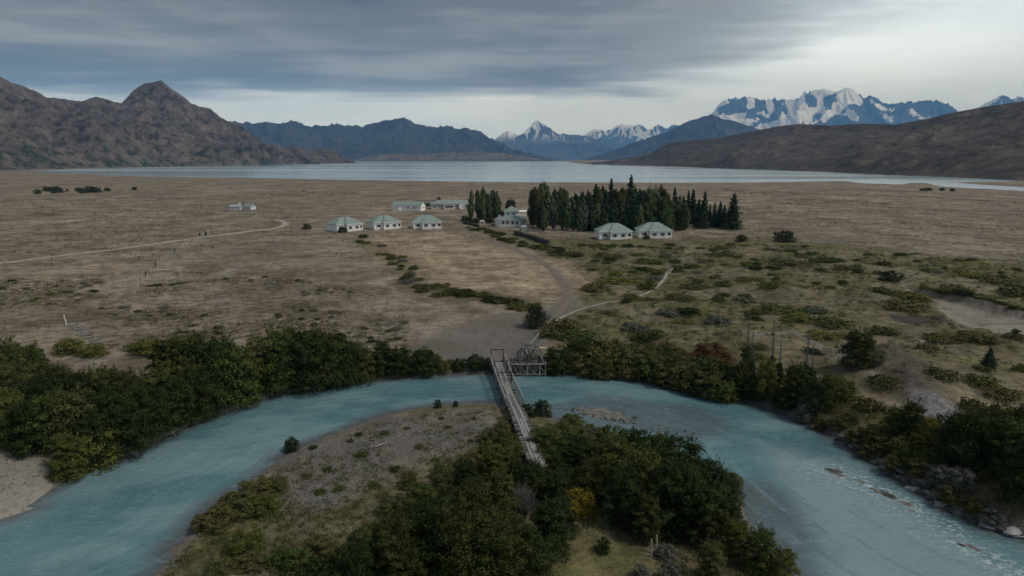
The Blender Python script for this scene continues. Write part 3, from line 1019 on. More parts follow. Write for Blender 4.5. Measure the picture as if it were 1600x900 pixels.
mountain('mountain_massif', 'high snow covered massif above the brown hill',
         [(1020, 240), (1080, 205), (1100, 190), (1115, 174), (1122, 164), (1129, 157), (1146, 150.5), (1157, 154), (1163, 150), (1184, 151.6), (1205, 155), (1225, 153), (1242, 157), (1256, 145), (1270, 142), (1287, 139.5), (1304, 143),
          (1312, 139), (1320, 135), (1335, 138), (1342, 146), (1349, 152), (1361, 149), (1370, 154), (1380, 158), (1390, 160), (1410, 159), (1428, 157), (1459, 156), (1483, 162), (1497, 172), (1520, 185), (1560, 210)],
         [(1020, 19500), (1560, 19500)], [(1020, 25000), (1560, 25000)], [(1020, 30000), (1560, 30000)], 520, 170, M['massif'], 2300.0, 0.32, 29, -30.0, 1.1, 1.1, 14, 8.0, 0.62,
         [[(150, 225), (190, 212), (235, 232), (300, 225), (345, 250), (380, 270), (335, 290), (300, 285), (250, 255), (185, 238)],
          [(515, 160), (560, 166), (600, 128), (690, 108), (735, 118), (765, 155), (795, 185), (765, 220), (722, 246), (690, 272), (600, 282), (500, 285), (400, 300), (360, 290), (420, 272), (480, 250), (490, 220), (530, 238), (540, 200), (508, 180)],
          [(735, 122), (785, 95), (835, 105), (868, 150), (882, 192), (830, 184), (778, 172)], [(788, 205), (842, 240), (838, 272), (815, 270), (798, 240)], [(895, 160), (962, 193), (1004, 206), (960, 212), (918, 190)],
          [(945, 222), (1002, 245), (1014, 272), (985, 264)], [(1088, 212), (1150, 246), (1198, 233), (1192, 252), (1130, 258)], [(205, 190), (225, 162), (255, 145), (285, 148), (262, 172), (238, 196)],
          [(430, 160), (452, 185), (450, 212), (438, 215), (436, 190)], [(355, 150), (372, 200), (350, 205), (340, 180)], [(385, 215), (420, 225), (440, 245), (400, 240)]],
         [[(612, 142), (668, 158), (650, 196), (604, 186)], [(690, 150), (735, 136), (762, 166), (706, 200), (688, 182)], [(640, 235), (668, 228), (660, 245), (640, 250)]])
mountain('mountain_spire', 'snowy crags behind the end of the brown hill',
         [(1480, 200), (1531, 166), (1548, 155), (1558, 152), (1569, 148), (1579, 153), (1590, 151), (1600, 152), (1640, 146), (1700, 160), (1780, 200)],
         [(1480, 21000), (1780, 21000)], [(1480, 25500), (1780, 25500)], [(1480, 29000), (1780, 29000)], 220, 80, M['massif'], 2300.0, 0.30, 33, -30.0, 1.1, 1.0, 8, 7.0)

# ------------------------------------------------------------------ haze
hz = MB().box((0, 14000, 1290), (52000, 44000, 2680)).mesh('haze')
hm_ = bpy.data.materials.new('blue haze')
hm_.use_nodes = True
hn = hm_.node_tree.nodes
for n in list(hn):
    if n.type != 'OUTPUT_MATERIAL':
        hn.remove(n)
pv = hn.new('ShaderNodeVolumePrincipled')
pv.inputs['Color'].default_value = (0.17, 0.47, 1.0, 1)
pv.inputs['Density'].default_value = 4.7e-5
hm_.node_tree.links.new(pv.outputs[0], hn['Material Output'].inputs['Volume'])
pv.inputs['Absorption Color'].default_value = (0.30, 0.30, 0.30, 1)
pv.inputs['Density Attribute'].default_value = ''
pv.inputs['Temperature Attribute'].default_value = ''
hm_.cycles.homogeneous_volume = True
hz.materials.append(hm_)
tag(obj('haze', hz), 'thin blue haze over lake and mountains', kind='stuff')

# ------------------------------------------------------------------ plants: shapes
def leaves(c, n, size, r, aspect=0.6):
    """leaf-sized quads: centres c, facing n"""
    k = len(c)
    n = n / (np.linalg.norm(n, axis=1, keepdims=True) + 1e-9)
    a = np.cross(n, r.normal(size=(k, 3)))
    a /= np.linalg.norm(a, axis=1, keepdims=True) + 1e-9
    b = np.cross(n, a)
    s = (size * (0.5 + 1.1 * r.random((k, 1)) ** 1.6)) * 0.5
    bend = n * s * 0.25
    v = np.stack([c - a * s, c - b * s * aspect + bend, c + a * s, c + b * s * aspect + bend], 1).reshape(-1, 3)
    return v, np.arange(4 * k).reshape(-1, 4)


def sph(k, r):
    d = r.normal(size=(k, 3))
    return d / np.linalg.norm(d, axis=1, keepdims=True)


def lobed(seed, h, rad, nlobe, nleaf, size, low=0.12, rag=0.22, shoots=10, core=0.12, flat=1.0):
    """uneven crown of many leafy lobes"""
    r = np.random.default_rng(seed)
    cs, ns = [], []
    per = nleaf // (nlobe + 1)
    for i in range(nlobe):
        th = 2.4 * i + r.uniform(-0.5, 0.5)
        u = (i + 0.5) / nlobe
        z = low * h + (1 - low) * h * (u ** 0.85) * 0.86
        env = math.sqrt(max(0.05, 1 - ((u - 0.32) / 0.78) ** 2))
        rr = rad * env * r.uniform(0.40, 0.92)
        cr = rad * r.uniform(0.20, 0.48) * (1.05 - 0.35 * u)
        c = np.array([math.cos(th) * rr, math.sin(th) * rr, z])
        d = sph(per, r)
        d[:, 2] = np.where(d[:, 2] < -0.3, -d[:, 2] * 0.6, d[:, 2])
        q = cr * (1 - rag + rag * 1.6 * r.random((per, 1)) ** 1.5)
        pos = c + d * q * np.array([1, 1, 0.8 * flat])
        pos += (np.stack([fbm(pos[:, 0] * 1.3 + 9, pos[:, 2] * 1.3, 2, seed % 7), fbm(pos[:, 1] * 1.3, pos[:, 2] * 1.3 + 4, 2, 3), fbm(pos[:, 0], pos[:, 1], 2, 5)], 1) - 0.5) * cr * 0.8
        cs.append(pos)
        ns.append(d + r.normal(size=(per, 3)) * 0.38 + np.array([0, 0, 0.30]))
    for i in range(9):
        th = 6.28 * i / 9 + r.uniform(-0.3, 0.3)
        cr = rad * r.uniform(0.26, 0.40)
        k2 = per // 2
        d = sph(k2, r)
        c = np.array([math.cos(th) * rad * r.uniform(0.5, 0.72), math.sin(th) * rad * r.uniform(0.5, 0.72), h * r.uniform(0.06, 0.2)])
        cs.append(c + d * cr * (0.75 + 0.45 * r.random((k2, 1))) * np.array([1, 1, 0.9 * flat]))
        ns.append(d + r.normal(size=(k2, 3)) * 0.5 + np.array([0, 0, 0.3]))
    for i in range(shoots):
        th, u = r.uniform(0, 6.28), r.uniform(0.35, 1.0)
        base = np.array([math.cos(th) * rad * 0.62 * (1.2 - u), math.sin(th) * rad * 0.62 * (1.2 - u), h * (0.5 + 0.42 * u)])
        dr = np.array([math.cos(th) * 0.5, math.sin(th) * 0.5, 1.0]) * h * r.uniform(0.10, 0.22)
        m = 26
        tt = r.random((m, 1))
        cs.append(base + dr * tt + r.normal(size=(m, 3)) * size * 0.9 * (1.15 - tt))
        ns.append(r.normal(size=(m, 3)) + np.array([0, 0, 0.4]))
    m = int(nleaf * core)
    d = sph(m, r)
    cs.append(np.array([0, 0, h * 0.45]) + d * np.array([rad * 0.6, rad * 0.6, h * 0.38]) * r.random((m, 1)) ** 0.4)
    ns.append(d + r.normal(size=(m, 3)) * 0.5)
    c, n = np.concatenate(cs), np.concatenate(ns)
    c[:, 2] = np.maximum(c[:, 2], 0.04)
    return leaves(c, n, size, r)


def limbs(seed, h, rad, stems=4, thick=0.11):
    r = random.Random(seed)
    mb = MB()
    for i in range(stems):
        a = 6.28 * i / stems + r.uniform(-0.5, 0.5)
        s = r.uniform(0.4, 0.8)
        tip = Vector((math.cos(a) * rad * s, math.sin(a) * rad * s, h * r.uniform(0.65, 0.88)))
        b = Vector((math.cos(a) * 0.12, math.sin(a) * 0.12, -0.25))
        mid = b.lerp(tip, 0.45) + Vector((r.uniform(-.2, .2), r.uniform(-.2, .2), h * 0.08))
        mb.tube([b, mid, tip], [thick, thick * 0.62, thick * 0.15], 5)
        for k in range(2):
            q = mid.lerp(tip, 0.15 + 0.4 * k)
            e = q + Vector((r.uniform(-1, 1), r.uniform(-1, 1), r.uniform(0.4, 1))) * rad * 0.42
            mb.tube([q, e], [thick * 0.4, thick * 0.1], 4)
    if stems == 4 and seed % 2 == 0 and h > 3:      # dead twigs that stick out of the crown
        for i in range(16):
            a, u = r.uniform(0, 6.28), r.uniform(0.3, 0.95)
            q = Vector((math.cos(a) * rad * 0.55 * (1.25 - u), math.sin(a) * rad * 0.55 * (1.25 - u), h * (0.35 + 0.5 * u)))
            e = q + Vector((math.cos(a) * 0.7, math.sin(a) * 0.7, r.uniform(0.4, 1.3))) * h * 0.16
            mb.tube([q, q.lerp(e, 0.5) + Vector((0.05, -0.05, 0.04)), e], [0.03, 0.02, 0.008], 3)
    return mb


def poplar(seed, h, rad, nleaf, size, bare=0.0):
    r = np.random.default_rng(seed)
    cs, ns = [], []
    nb = 34
    per = nleaf // nb
    for i in range(nb):
        u = i / nb
        z0 = h * (0.03 + 0.80 * u)
        ln = h * r.uniform(0.10, 0.20) * (1.05 - 0.4 * u)
        env = (min(1, 0.55 + 1.6 * u)) * (1 - max(0, (u - 0.45) / 0.55) ** 2.4 * 0.80)
        a = 2.4 * i + r.uniform(-0.4, 0.4)
        rr = rad * env * r.uniform(0.35, 0.85)
        if bare and r.random() < bare * (0.35 + 0.9 * u):
            continue
        t = r.random((per, 1))
        w = rad * 0.42 * env * np.sin(np.pi * np.clip(t * 0.9 + 0.08, 0, 1)) + 0.05
        d = sph(per, r)
        d[:, 2] *= 0.3
        c = np.array([math.cos(a) * rr, math.sin(a) * rr, z0]) * np.array([1, 1, 1]) + np.concatenate([np.cos(a) * 0.10 * ln * t, np.sin(a) * 0.10 * ln * t, ln * t], 1) + d * w
        cs.append(c)
        ns.append(d + r.normal(size=(per, 3)) * 0.5 + np.array([math.cos(a), math.sin(a), 0.4]) * 0.7)
    c, n = np.concatenate(cs), np.concatenate(ns)
    c[:, 2] = np.clip(c[:, 2], 0.1, h)
    return leaves(c, n, size, r, 0.7)


def conifer(seed, h, rad, nleaf, size, tiers=15, blunt=0.9):
    r = np.random.default_rng(seed)
    cs, ns = [], []
    for i in range(tiers):
        u = i / tiers
        rt = rad * (1 - u) ** blunt * r.uniform(0.82, 1.12) + 0.12
        nb = max(4, int(9 * (1 - u)) + 2)
        per = max(6, int(nleaf / tiers / nb * (1.5 * (1 - u) + 0.3)))
        for b in range(nb):
            a = 6.28 * b / nb + i * 0.7 + r.uniform(-0.25, 0.25)
            rl = rt * r.uniform(0.5, 1.15)
            t = r.random((per, 1)) ** 0.7
            z = h * (0.05 + 0.93 * u) + r.normal() * h / tiers * 0.55 - t * rl * 0.30 + t ** 3 * rl * 0.16
            c = np.concatenate([math.cos(a) * rl * t, math.sin(a) * rl * t, z], 1) + r.normal(size=(per, 3)) * np.array([1, 1, 0.9]) * (rl * 0.13 + 0.12)
            cs.append(c)
            ns.append(r.normal(size=(per, 3)) * 0.6 + np.array([math.cos(a) * 0.6, math.sin(a) * 0.6, 0.9]))
    m = 60
    t = r.random((m, 1))
    cs.append(np.concatenate([r.normal(size=(m, 2)) * 0.10, h * (0.84 + 0.17 * t)], 1) * 1.0)
    ns.append(r.normal(size=(m, 3)))
    c, n = np.concatenate(cs), np.concatenate(ns)
    c[:, 2] = np.maximum(c[:, 2], 0.08)
    return leaves(c, n, size, r, 0.6)


def twigs(seed, h, rad, n, fast=False):
    """bare branches: upright (fast) or a bushy broom"""
    r = random.Random(seed)
    mb = MB()
    th = h * 0.009 + 0.01
    if fast:
        mb.tube([(0, 0, -0.3), (0.1, 0, h * 0.5), (0, 0.05, h)], [th * 1.5, th, 0.015], 5)
    for i in range(n):
        a = r.uniform(0, 6.28)
        if fast:
            z = h * r.uniform(0.08, 0.85)
            l = h * r.uniform(0.10, 0.24) * (1.1 - z / h * 0.6)
            o = rad * r.uniform(0.3, 1.0) * (1.1 - z / h * 0.8)
            p = Vector((0, 0, z))
            q = Vector((math.cos(a) * o * 0.8, math.sin(a) * o * 0.8, z + l * 0.45))
            e = Vector((math.cos(a) * o, math.sin(a) * o, z + l))
            mb.tube([p, q, e], [0.022, 0.014, 0.004], 3)
        else:
            o = rad * math.sqrt(r.random())
            e = Vector((math.cos(a) * o, math.sin(a) * o, h * (1 - 0.35 * (o / rad) ** 2) * r.uniform(0.6, 1.0)))
            m = e * 0.5 + Vector((r.uniform(-.15, .15), r.uniform(-.15, .15), 0.1 * h))
            mb.tube([(0, 0, -0.2), m, e], [0.035, 0.025, 0.009], 3)
            for k in range(3):
                q = m.lerp(e, r.uniform(0.1, 0.8))
                mb.tube([q, q + Vector((r.uniform(-1, 1), r.uniform(-1, 1), r.uniform(0.2, 1.2))) * h * 0.13], [0.016, 0.006], 3)
    return mb


def rock_mesh(name, seed, flat, mat, sub=2):
    import bmesh
    bm = bmesh.new()
    bmesh.ops.create_icosphere(bm, subdivisions=sub, radius=1.0)
    r = random.Random(seed)
    pl = [(Vector((r.uniform(-1, 1), r.uniform(-1, 1), r.uniform(-0.6, 1))).normalized(), r.uniform(0.55, 0.85)) for _ in range(9)]
    for v in bm.verts:
        for n, d in pl:
            k = v.co.dot(n)
            if k > d:
                v.co -= n * (k - d)
        v.co.z *= flat
    me = bpy.data.meshes.new(name)
    bm.to_mesh(me)
    bm.free()
    me.materials.append(mat)
    return me


TREES = []      # broad crowns, 1 m = 1 m; protos 6 m tall
for i in range(6):
    v, f = lobed(100 + i, 6.0, 2.5 + 0.25 * (i % 3), 30 + 5 * (i % 3), 12500, 0.185, 0.06, 0.30, 34)
    TREES.append((np_mesh('crown', v, f, M['leaf_dark']), limbs(200 + i, 6.0, 2.3, 4).mesh('trunk', M['bark'])))
for i in range(3):
    v, f = lobed(150 + i, 7.4, 2.0, 36, 12500, 0.185, 0.06, 0.34, 44)
    v[:, 2] *= 6.0 / 7.4
    TREES.append((np_mesh('crown', v, f, M['leaf_dark']), limbs(250 + 2 * i, 6.0, 2.0, 4).mesh('trunk', M['bark'])))
BUSH = []       # 2 m tall shrubs to the ground
for i in range(5):
    v, f = lobed(300 + i, 2.0, 1.35, 17, 3600, 0.13, 0.04, 0.30, 14)
    BUSH.append((np_mesh('foliage', v, f, M['leaf_mid']), limbs(330 + i, 1.9, 1.1, 4, 0.05).mesh('stems', M['bark'])))
LOW = []        # 0.7 m cushions, one mesh
for i in range(5):
    v, f = lobed(400 + i, 0.42, 1.0, 16, 1100, 0.11, 0.02, 0.34, 4, 0.2, 0.55)
    LOW.append(np_mesh('low_shrub', v, f, M['leaf_olive']))
POP = []
for i in range(5):
    v, f = poplar(500 + i, 20.0, 1.9 + 0.2 * (i % 3), 5600, 0.58, 0.0 if i < 3 else 0.28)
    mb = twigs(520 + i, 19.5, 1.9, 60 if i < 3 else 190, True)
    POP.append((np_mesh('crown', v, f, M['leaf_poplar']), mb.mesh('trunk', M['bark_grey'])))
CON = []
for i in range(4):
    v, f = conifer(600 + i, 18.0, 3.3 + 0.5 * (i % 2), 7500, 0.58, 26 + i, 0.85 + 0.12 * (i % 3))
    CON.append((np_mesh('crown', v, f, M['leaf_conifer']), MB().tube([(0, 0, -0.4), (0, 0, 9), (0, 0, 17.6)], [0.32, 0.2, 0.03], 6).mesh('trunk', M['bark'])))


def recolor(o, mat):
    if mat is not None and o.data.materials[0] != M[mat]:
        o.material_slots[0].link = 'OBJECT'
        o.material_slots[0].material = M[mat]


CNT = {}


def tree(px, py, hpx, label, group, kind='broad', mat=None, wide=1.0, idx=None, name=None, cat='tree'):
    """a tree whose foot is seen at (px, py) and whose crown is hpx tall in the photo"""
    x, y, z = on(px, py)
    h = hpx / px_per_m(x, y, z) / CP
    return tree_at(x, y, z, h, label, group, kind, mat, wide, idx, name, cat)


def tree_at(x, y, z, h, label, group, kind='broad', mat=None, wide=1.0, idx=None, name=None, cat='tree'):
    tab, h0, nm, parts = {'broad': (TREES, 6.0, 'leafy_tree', ('crown', 'trunk')), 'bush': (BUSH, 2.0, 'bush', ('foliage', 'stems')),
                          'poplar': (POP, 20.0, 'poplar_tree', ('crown', 'trunk')), 'conifer': (CON, 18.0, 'conifer_tree', ('crown', 'trunk'))}[kind]
    i = random.randrange(len(tab)) if idx is None else idx
    s = h / h0
    t = thing(name or nm, label, cat, (x, y, z - 0.05), random.uniform(0, 6.28), group)
    if kind in ('poplar', 'conifer'):
        wide *= random.uniform(0.85, 1.3)
        t.rotation_euler = (random.uniform(-.04, .04), random.uniform(-.04, .04), random.uniform(0, 6.28))
    t.scale = (s * wide * random.uniform(0.93, 1.07), s * wide * random.uniform(0.93, 1.07), s)
    c = obj(parts[0], tab[i][0], t)
    recolor(c, mat)
    obj(parts[1], tab[i][1], t)
    return t

# ------------------------------------------------------------------ houses
def hip(mb, x0, x1, y0, y1, z0, z1, rx0, rx1, ry, t=0.18):
    """hipped roof: eave rectangle, ridge from (rx0, ry) to (rx1, ry)"""
    return mb.poly([(x0, y0, z0), (x1, y0, z0), (x1, y1, z0), (x0, y1, z0), (rx0, ry, z1), (rx1, ry, z1),
                    (x0, y0, z0 - t), (x1, y0, z0 - t), (x1, y1, z0 - t), (x0, y1, z0 - t)],
                   [(0, 1, 5, 4), (1, 2, 5), (2, 3, 4, 5), (3, 0, 4), (6, 9, 8, 7), (0, 6, 7, 1), (1, 7, 8, 2), (2, 8, 9, 3), (3, 9, 6, 0)])


def window(par, x, y, z, w, h, side='f', lights=(1.0,), fm='frame_white'):
    """window on a wall facing -y (f), -x (l) or +x (r); one pane for each light"""
    rot = {'f': 0.0, 'l': -math.pi / 2, 'r': math.pi / 2, 'b': math.pi}[side]
    mb = MB()
    b = 0.10
    mb.box((0, 0, h / 2 - b / 2), (w, 0.12, b)).box((0, -0.02, -h / 2 + b / 2), (w + 0.1, 0.16, b))
    tot = sum(lights)
    n = len(lights)
    inner = w - b * (n + 1)
    cx_ = -w / 2
    spots = []
    for l in lights:
        mb.box((cx_ + b / 2, 0, 0), (b, 0.12, h - 2 * b))
        lw = inner * l / tot
        spots.append((cx_ + b + lw / 2, lw))
        cx_ += b + lw
    mb.box((cx_ + b / 2, 0, 0), (b, 0.12, h - 2 * b))
    wo_ = mb.build('window', M[fm], par, (x, y, z), rot)
    for sx, lw in spots:
        MB().box((sx, 0.01, 0), (lw + 0.01, 0.05, h - 2 * b + 0.01)).build('pane', M['glass'], wo_)
    return wo_


def face_cam(x, y, delta):
    return math.atan2(-x, y) + R(delta)


def bungalow(px, py, delta, label, L=13.0, flip=1):
    x, y, z = on(px, py)
    a = face_cam(x, y, delta)
    t = thing('bungalow', label, 'house', (x, y, z), a, 'white bungalows with green roofs')
    D, Hh, Rz = 8.6, 3.0, 5.9
    ox = 0.9 * flip
    mb = MB()
    mb.box((0, D / 2, Hh / 2 - 0.3), (L, D, Hh + 0.6))
    mb.box((ox, -0.8, Hh / 2 - 0.3), (6.6, 1.62, Hh + 0.6))
    mb.build('wall', M['white_wall'], t)
    MB().box((0, D / 2, 0.1), (L + 0.08, D + 0.08, 0.5)).box((ox, -0.82, 0.1), (6.7, 1.70, 0.5)).build('plinth', M['cream_wall'], t)
    rf = hip(MB(), -L / 2 - 0.4, L / 2 + 0.4, -0.4, D + 0.4, Hh + 0.18, Rz, -L / 2 + 4.3, L / 2 - 4.3, D / 2)
    hip(rf, ox - 3.75, ox + 3.75, -2.05, D / 2 + 1.4, Hh + 0.20, Rz + 0.06, ox - 0.9, ox + 0.9, D / 2 - 0.9)
    rfo = rf.build('roof', M['roof'], t)
    MB().beam((-L / 2 + 4.3, D / 2, Rz + 0.02), (L / 2 - 4.3, D / 2, Rz + 0.02), 0.3, 0.12).build('ridge_cap', M['roof_grey'], rfo)
    for cxx in (-0.7, 0.5):
        MB().tube([(cxx, D / 2 + 0.3, Rz - 0.4), (cxx, D / 2 + 0.3, Rz + 0.45)], 0.11, 6).build('vent_pipe', M['dark_metal'], rfo)
    fasc = MB()
    fasc.box((0, -0.42, Hh + 0.02), (L + 0.9, 0.05, 0.24)).box((ox, -2.08, Hh + 0.02), (7.6, 0.05, 0.24))
    fasc.build('fascia', M['frame_white'], t)
    lw = L / 2 - 3.3
    window(t, -L / 2 + (lw + ox) / 2, -0.03, 1.65, 2.0, 1.35, 'f', (0.3, 1.0))
    window(t, L / 2 - (lw - ox) / 2, -0.03, 1.65, 1.7, 1.35, 'f', (0.3, 1.0))
    window(t, ox - 1.65, -1.64, 1.65, 2.0, 1.35, 'f', (0.3, 1.0, 0.3))
    window(t, ox + 1.65, -1.64, 1.65, 2.0, 1.35, 'f', (0.3, 1.0, 0.3))
    d = MB().box((L / 2 + 0.03, D * 0.6, 1.05), (0.08, 0.95, 2.1)).build('door', M['frame_white'], t)
    MB().box((L / 2 + 0.10, D * 0.6 - 0.35, 1.05), (0.05, 0.06, 0.16)).build('handle', M['dark_metal'], d)
    return t


bungalow(547, 361, 32, 'leftmost white bungalow with green roof and a bush at its wall', 13.0)
bungalow(606, 358, 22, 'white bungalow with green roof, middle of the left three', 12.6)
bungalow(668, 357.5, 6, 'white bungalow with green roof beside the bare lane, nearest the poplars', 12.4)
bungalow(962, 374, 14, 'white green-roofed bungalow before the tall trees, left of the pair', 13.0)
bungalow(1024, 372, 13, 'white green-roofed bungalow before the tall trees, right of the pair', 13.0)

# long barn
x, y, z = on(635, 329)
t = thing('barn', 'long white barn with green gable roof and a small lean-to', 'barn', (x, y, z), face_cam(x, y, -24))
L, D, Hh, Rz = 18.5, 7.0, 3.1, 5.0
mb = MB().box((0, D / 2, Hh / 2 - 0.2), (L, D, Hh + 0.4))
for sx in (-1, 1):
    mb.poly([(sx * L / 2, 0, Hh), (sx * L / 2, D, Hh), (sx * L / 2, D / 2, Rz), (sx * (L / 2 - 0.1), 0, Hh), (sx * (L / 2 - 0.1), D, Hh), (sx * (L / 2 - 0.1), D / 2, Rz)],
            [(0, 1, 2), (3, 5, 4), (0, 2, 5, 3), (1, 4, 5, 2)])
mb.build('wall', M['white_wall'], t)
e = 0.35
rf = MB()
for s0 in (-1, 1):
    ye = D / 2 + s0 * (D / 2 + e)
    rf.poly([(-L / 2 - e, ye, Hh - 0.1), (L / 2 + e, ye, Hh - 0.1), (L / 2 + e, D / 2, Rz + 0.1), (-L / 2 - e, D / 2, Rz + 0.1),
             (-L / 2 - e, ye, Hh + 0.05), (L / 2 + e, ye, Hh + 0.05), (L / 2 + e, D / 2, Rz + 0.25), (-L / 2 - e, D / 2, Rz + 0.25)],
            [(0, 1, 2, 3), (4, 7, 6, 5), (0, 4, 5, 1), (0, 3, 7, 4), (1, 5, 6, 2)])
rf.build('roof', M['roof'], t)
lt = MB().box((-L / 2 + 3.0, -0.9, 1.05), (5.2, 1.8, 2.3)).build('lean_to', M['white_wall'], t)
MB().poly([(-L / 2 + 0.2, -2.1, 2.2), (-L / 2 + 5.8, -2.1, 2.2), (-L / 2 + 5.8, 0, 2.75), (-L / 2 + 0.2, 0, 2.75), (-L / 2 + 0.2, -2.1, 2.32), (-L / 2 + 5.8, -2.1, 2.32), (-L / 2 + 5.8, 0, 2.87), (-L / 2 + 0.2, 0, 2.87)],
          [(0, 3, 2, 1), (4, 5, 6, 7), (0, 1, 5, 4), (1, 2, 6, 5), (3, 0, 4, 7)]).build('lean_to_roof', M['roof_grey'], lt)
for xx in (1.2, 5.2):
    window(t, xx, -0.03, 1.7, 1.5, 0.9)
for yy in (1.4, 3.4, 5.4):
    window(t, L / 2 + 0.03, yy, 1.7, 0.8, 1.0, 'r')

# long lodge behind the poplars
x, y, z = on(712, 326.5)
t = thing('lodge', 'long low cream lodge with pale green hipped roof behind poplars', 'house', (x, y, z), face_cam(x, y, 5))
L, D, Hh, Rz = 30.0, 10.0, 3.0, 5.4
MB().box((0, D / 2, Hh / 2 - 0.2), (L, D, Hh + 0.4)).build('wall', M['cream_wall'], t)
rf = hip(MB(), -L / 2 - 0.5, L / 2 + 0.5, -1.0, D + 0.5, Hh + 0.15, Rz, -L / 2 + 5, L / 2 - 5, D / 2).build('roof', M['roof'], t)
for xx in (-6.5, 1.5):
    MB().box((xx, D / 2 + 0.3, Rz + 0.1), (0.5, 0.5, 1.3)).build('chimney', M['cream_wall'], rf)
b = MB().box((-4.2, -1.3, 1.2), (6.6, 2.6, 2.9)).build('bay', M['cream_wall'], t)
window(t, -4.2, -2.64, 1.7, 5.2, 1.7, 'f', (1, 1, 1, 1))
MB().box((3.8, -1.0, 1.35), (3.4, 2.0, 3.0)).build('porch', M['white_wall'], t)
window(t, 4.4, -2.04, 1.6, 0.9, 1.0)
for xx in (-12.6, -9.6):
    window(t, xx, -0.03, 1.7, 1.1, 1.2)
window(t, 0.6, -0.03, 1.6, 1.0, 1.2)
for xx in (7.0, 9.0, 11.0, 13.0):
    window(t, xx, -0.03, 1.6, 1.5, 1.6)
for xx in (6.2, 9.4, 12.2, 14.8):
    MB().beam((xx, -2.2, -0.2), (xx, -2.2, 2.95), 0.16).build('veranda_post', M['frame_white'], t)
MB().poly([(5.6, -2.5, 2.85), (15.4, -2.5, 2.85), (15.4, -0.9, 3.0), (5.6, -0.9, 3.0), (5.6, -2.5, 2.98), (15.4, -2.5, 2.98), (15.4, -0.9, 3.13), (5.6, -0.9, 3.13)],
          [(0, 3, 2, 1), (4, 5, 6, 7), (0, 1, 5, 4), (1, 2, 6, 5), (3, 0, 4, 7)]).build('veranda_roof', M['roof'], t)

# pavilion with an upper storey
x, y, z = on(797, 354)
t = thing('pavilion', 'white two-storey pavilion with stepped green roof between the groves', 'house', (x, y, z), face_cam(x, y, -5))
rr = 7.1


def octo(r, cut, y0=0.0):
    c = r - cut
    return [(-c, -r), (c, -r), (r, -c), (r, c), (c, r), (-c, r), (-r, c), (-r, -c)]


def prism(mb, pts, z0, z1):
    n = len(pts)
    return mb.poly([(a, b + rr, z0) for a, b in pts] + [(a, b + rr, z1) for a, b in pts],
                   [tuple(reversed(range(n))), tuple(range(n, 2 * n))] + [(i, (i + 1) % n, (i + 1) % n + n, i + n) for i in range(n)])


def frustum(mb, p0, z0, p1, z1):
    n = len(p0)
    return mb.poly([(a, b + rr, z0) for a, b in p0] + [(a, b + rr, z1) for a, b in p1],
                   [tuple(reversed(range(n))), tuple(range(n, 2 * n))] + [(i, (i + 1) % n, (i + 1) % n + n, i + n) for i in range(n)])


prism(MB(), octo(rr, 2.2), -0.4, 3.1).build('wall', M['white_wall'], t)
rlow = frustum(MB(), octo(rr + 0.6, 2.3), 3.1, octo(3.2, 0.5), 4.5).build('lower_roof', M['roof'], t)
up = prism(MB(), octo(3.1, 0.5), 4.3, 6.6).build('upper_wall', M['white_wall'], t)
frustum(MB(), octo(3.7, 0.6), 6.6, octo(0.15, 0.05), 9.0).build('upper_roof', M['roof'], t)
for xx in (-3.2, -1.2, 1.2, 3.2):
    window(t, xx, -0.03, 1.75, 1.35, 1.5, 'f', (1, 1))
for yy in (rr - 2.4, rr, rr + 2.4):
    window(t, rr + 0.03, yy, 1.75, 1.2, 1.5, 'r')
    window(t, -rr - 0.03, yy, 1.75, 1.2, 1.5, 'l')
for xx in (-1.3, 1.3):
    window(t, xx, rr - 3.13, 5.6, 1.1, 1.0)
window(t, 3.13, rr, 5.6, 1.0, 1.0, 'r')
MB().box((-5.2, 2.5, 4.2), (0.6, 0.6, 1.9)).build('chimney', M['white_wall'], t)

# shed by the pavilion, small outbuildings
x, y, z = on(819.5, 361)
t = thing('garden_shed', 'small green hipped shed in front of the pavilion', 'shed', (x, y, z), face_cam(x, y, 20))
MB().box((0, 1.2, 0.7), (2.6, 2.4, 1.9)).build('wall', M['roof'], t)
hip(MB(), -1.5, 1.5, -0.2, 2.6, 1.7, 2.7, -0.1, 0.1, 1.2).build('roof', M['roof_grey'], t)
x, y, z = on(753, 349)
t = thing('dome_tent', 'small grey rounded shelter beside the poplar clump', 'shelter', (x, y, z), 0)
pts, fcs = [], []
for j in range(6):
    for i in range(12):
        a, b = 2 * math.pi * i / 12, math.pi / 2 * j / 5.5
        pts.append((math.cos(a) * math.cos(b) * 1.7, math.sin(a) * math.cos(b) * 1.4, math.sin(b) * 1.7))
for j in range(5):
    for i in range(12):
        fcs.append((j * 12 + i, j * 12 + (i + 1) % 12, (j + 1) * 12 + (i + 1) % 12, (j + 1) * 12 + i))
fcs.append(tuple(60 + i for i in range(12)))
MB().poly(pts, fcs).build('shell', M['grey_wall'], t)
MB().box((0.2, -1.32, 0.55), (0.8, 0.12, 1.1)).build('door', M['dark_metal'], t)
x, y, z = on(766, 347)
t = thing('shed', 'small shed with pale yellow flat roof left of the pavilion', 'shed', (x, y, z), face_cam(x, y, 10))
MB().box((0, 1, 0.7), (2.0, 2.0, 1.8)).build('wall', M['wood_dark'], t)
MB().box((0, 1, 1.68), (2.5, 2.5, 0.14)).build('roof', M['board_yellow'], t)
x, y, z = on(816, 338)
t = thing('shed', 'low shed with white roof behind the pavilion', 'shed', (x, y, z), face_cam(x, y, 15))
MB().box((0, 2, 1.1), (6, 4, 2.4)).build('wall', M['cream_wall'], t)
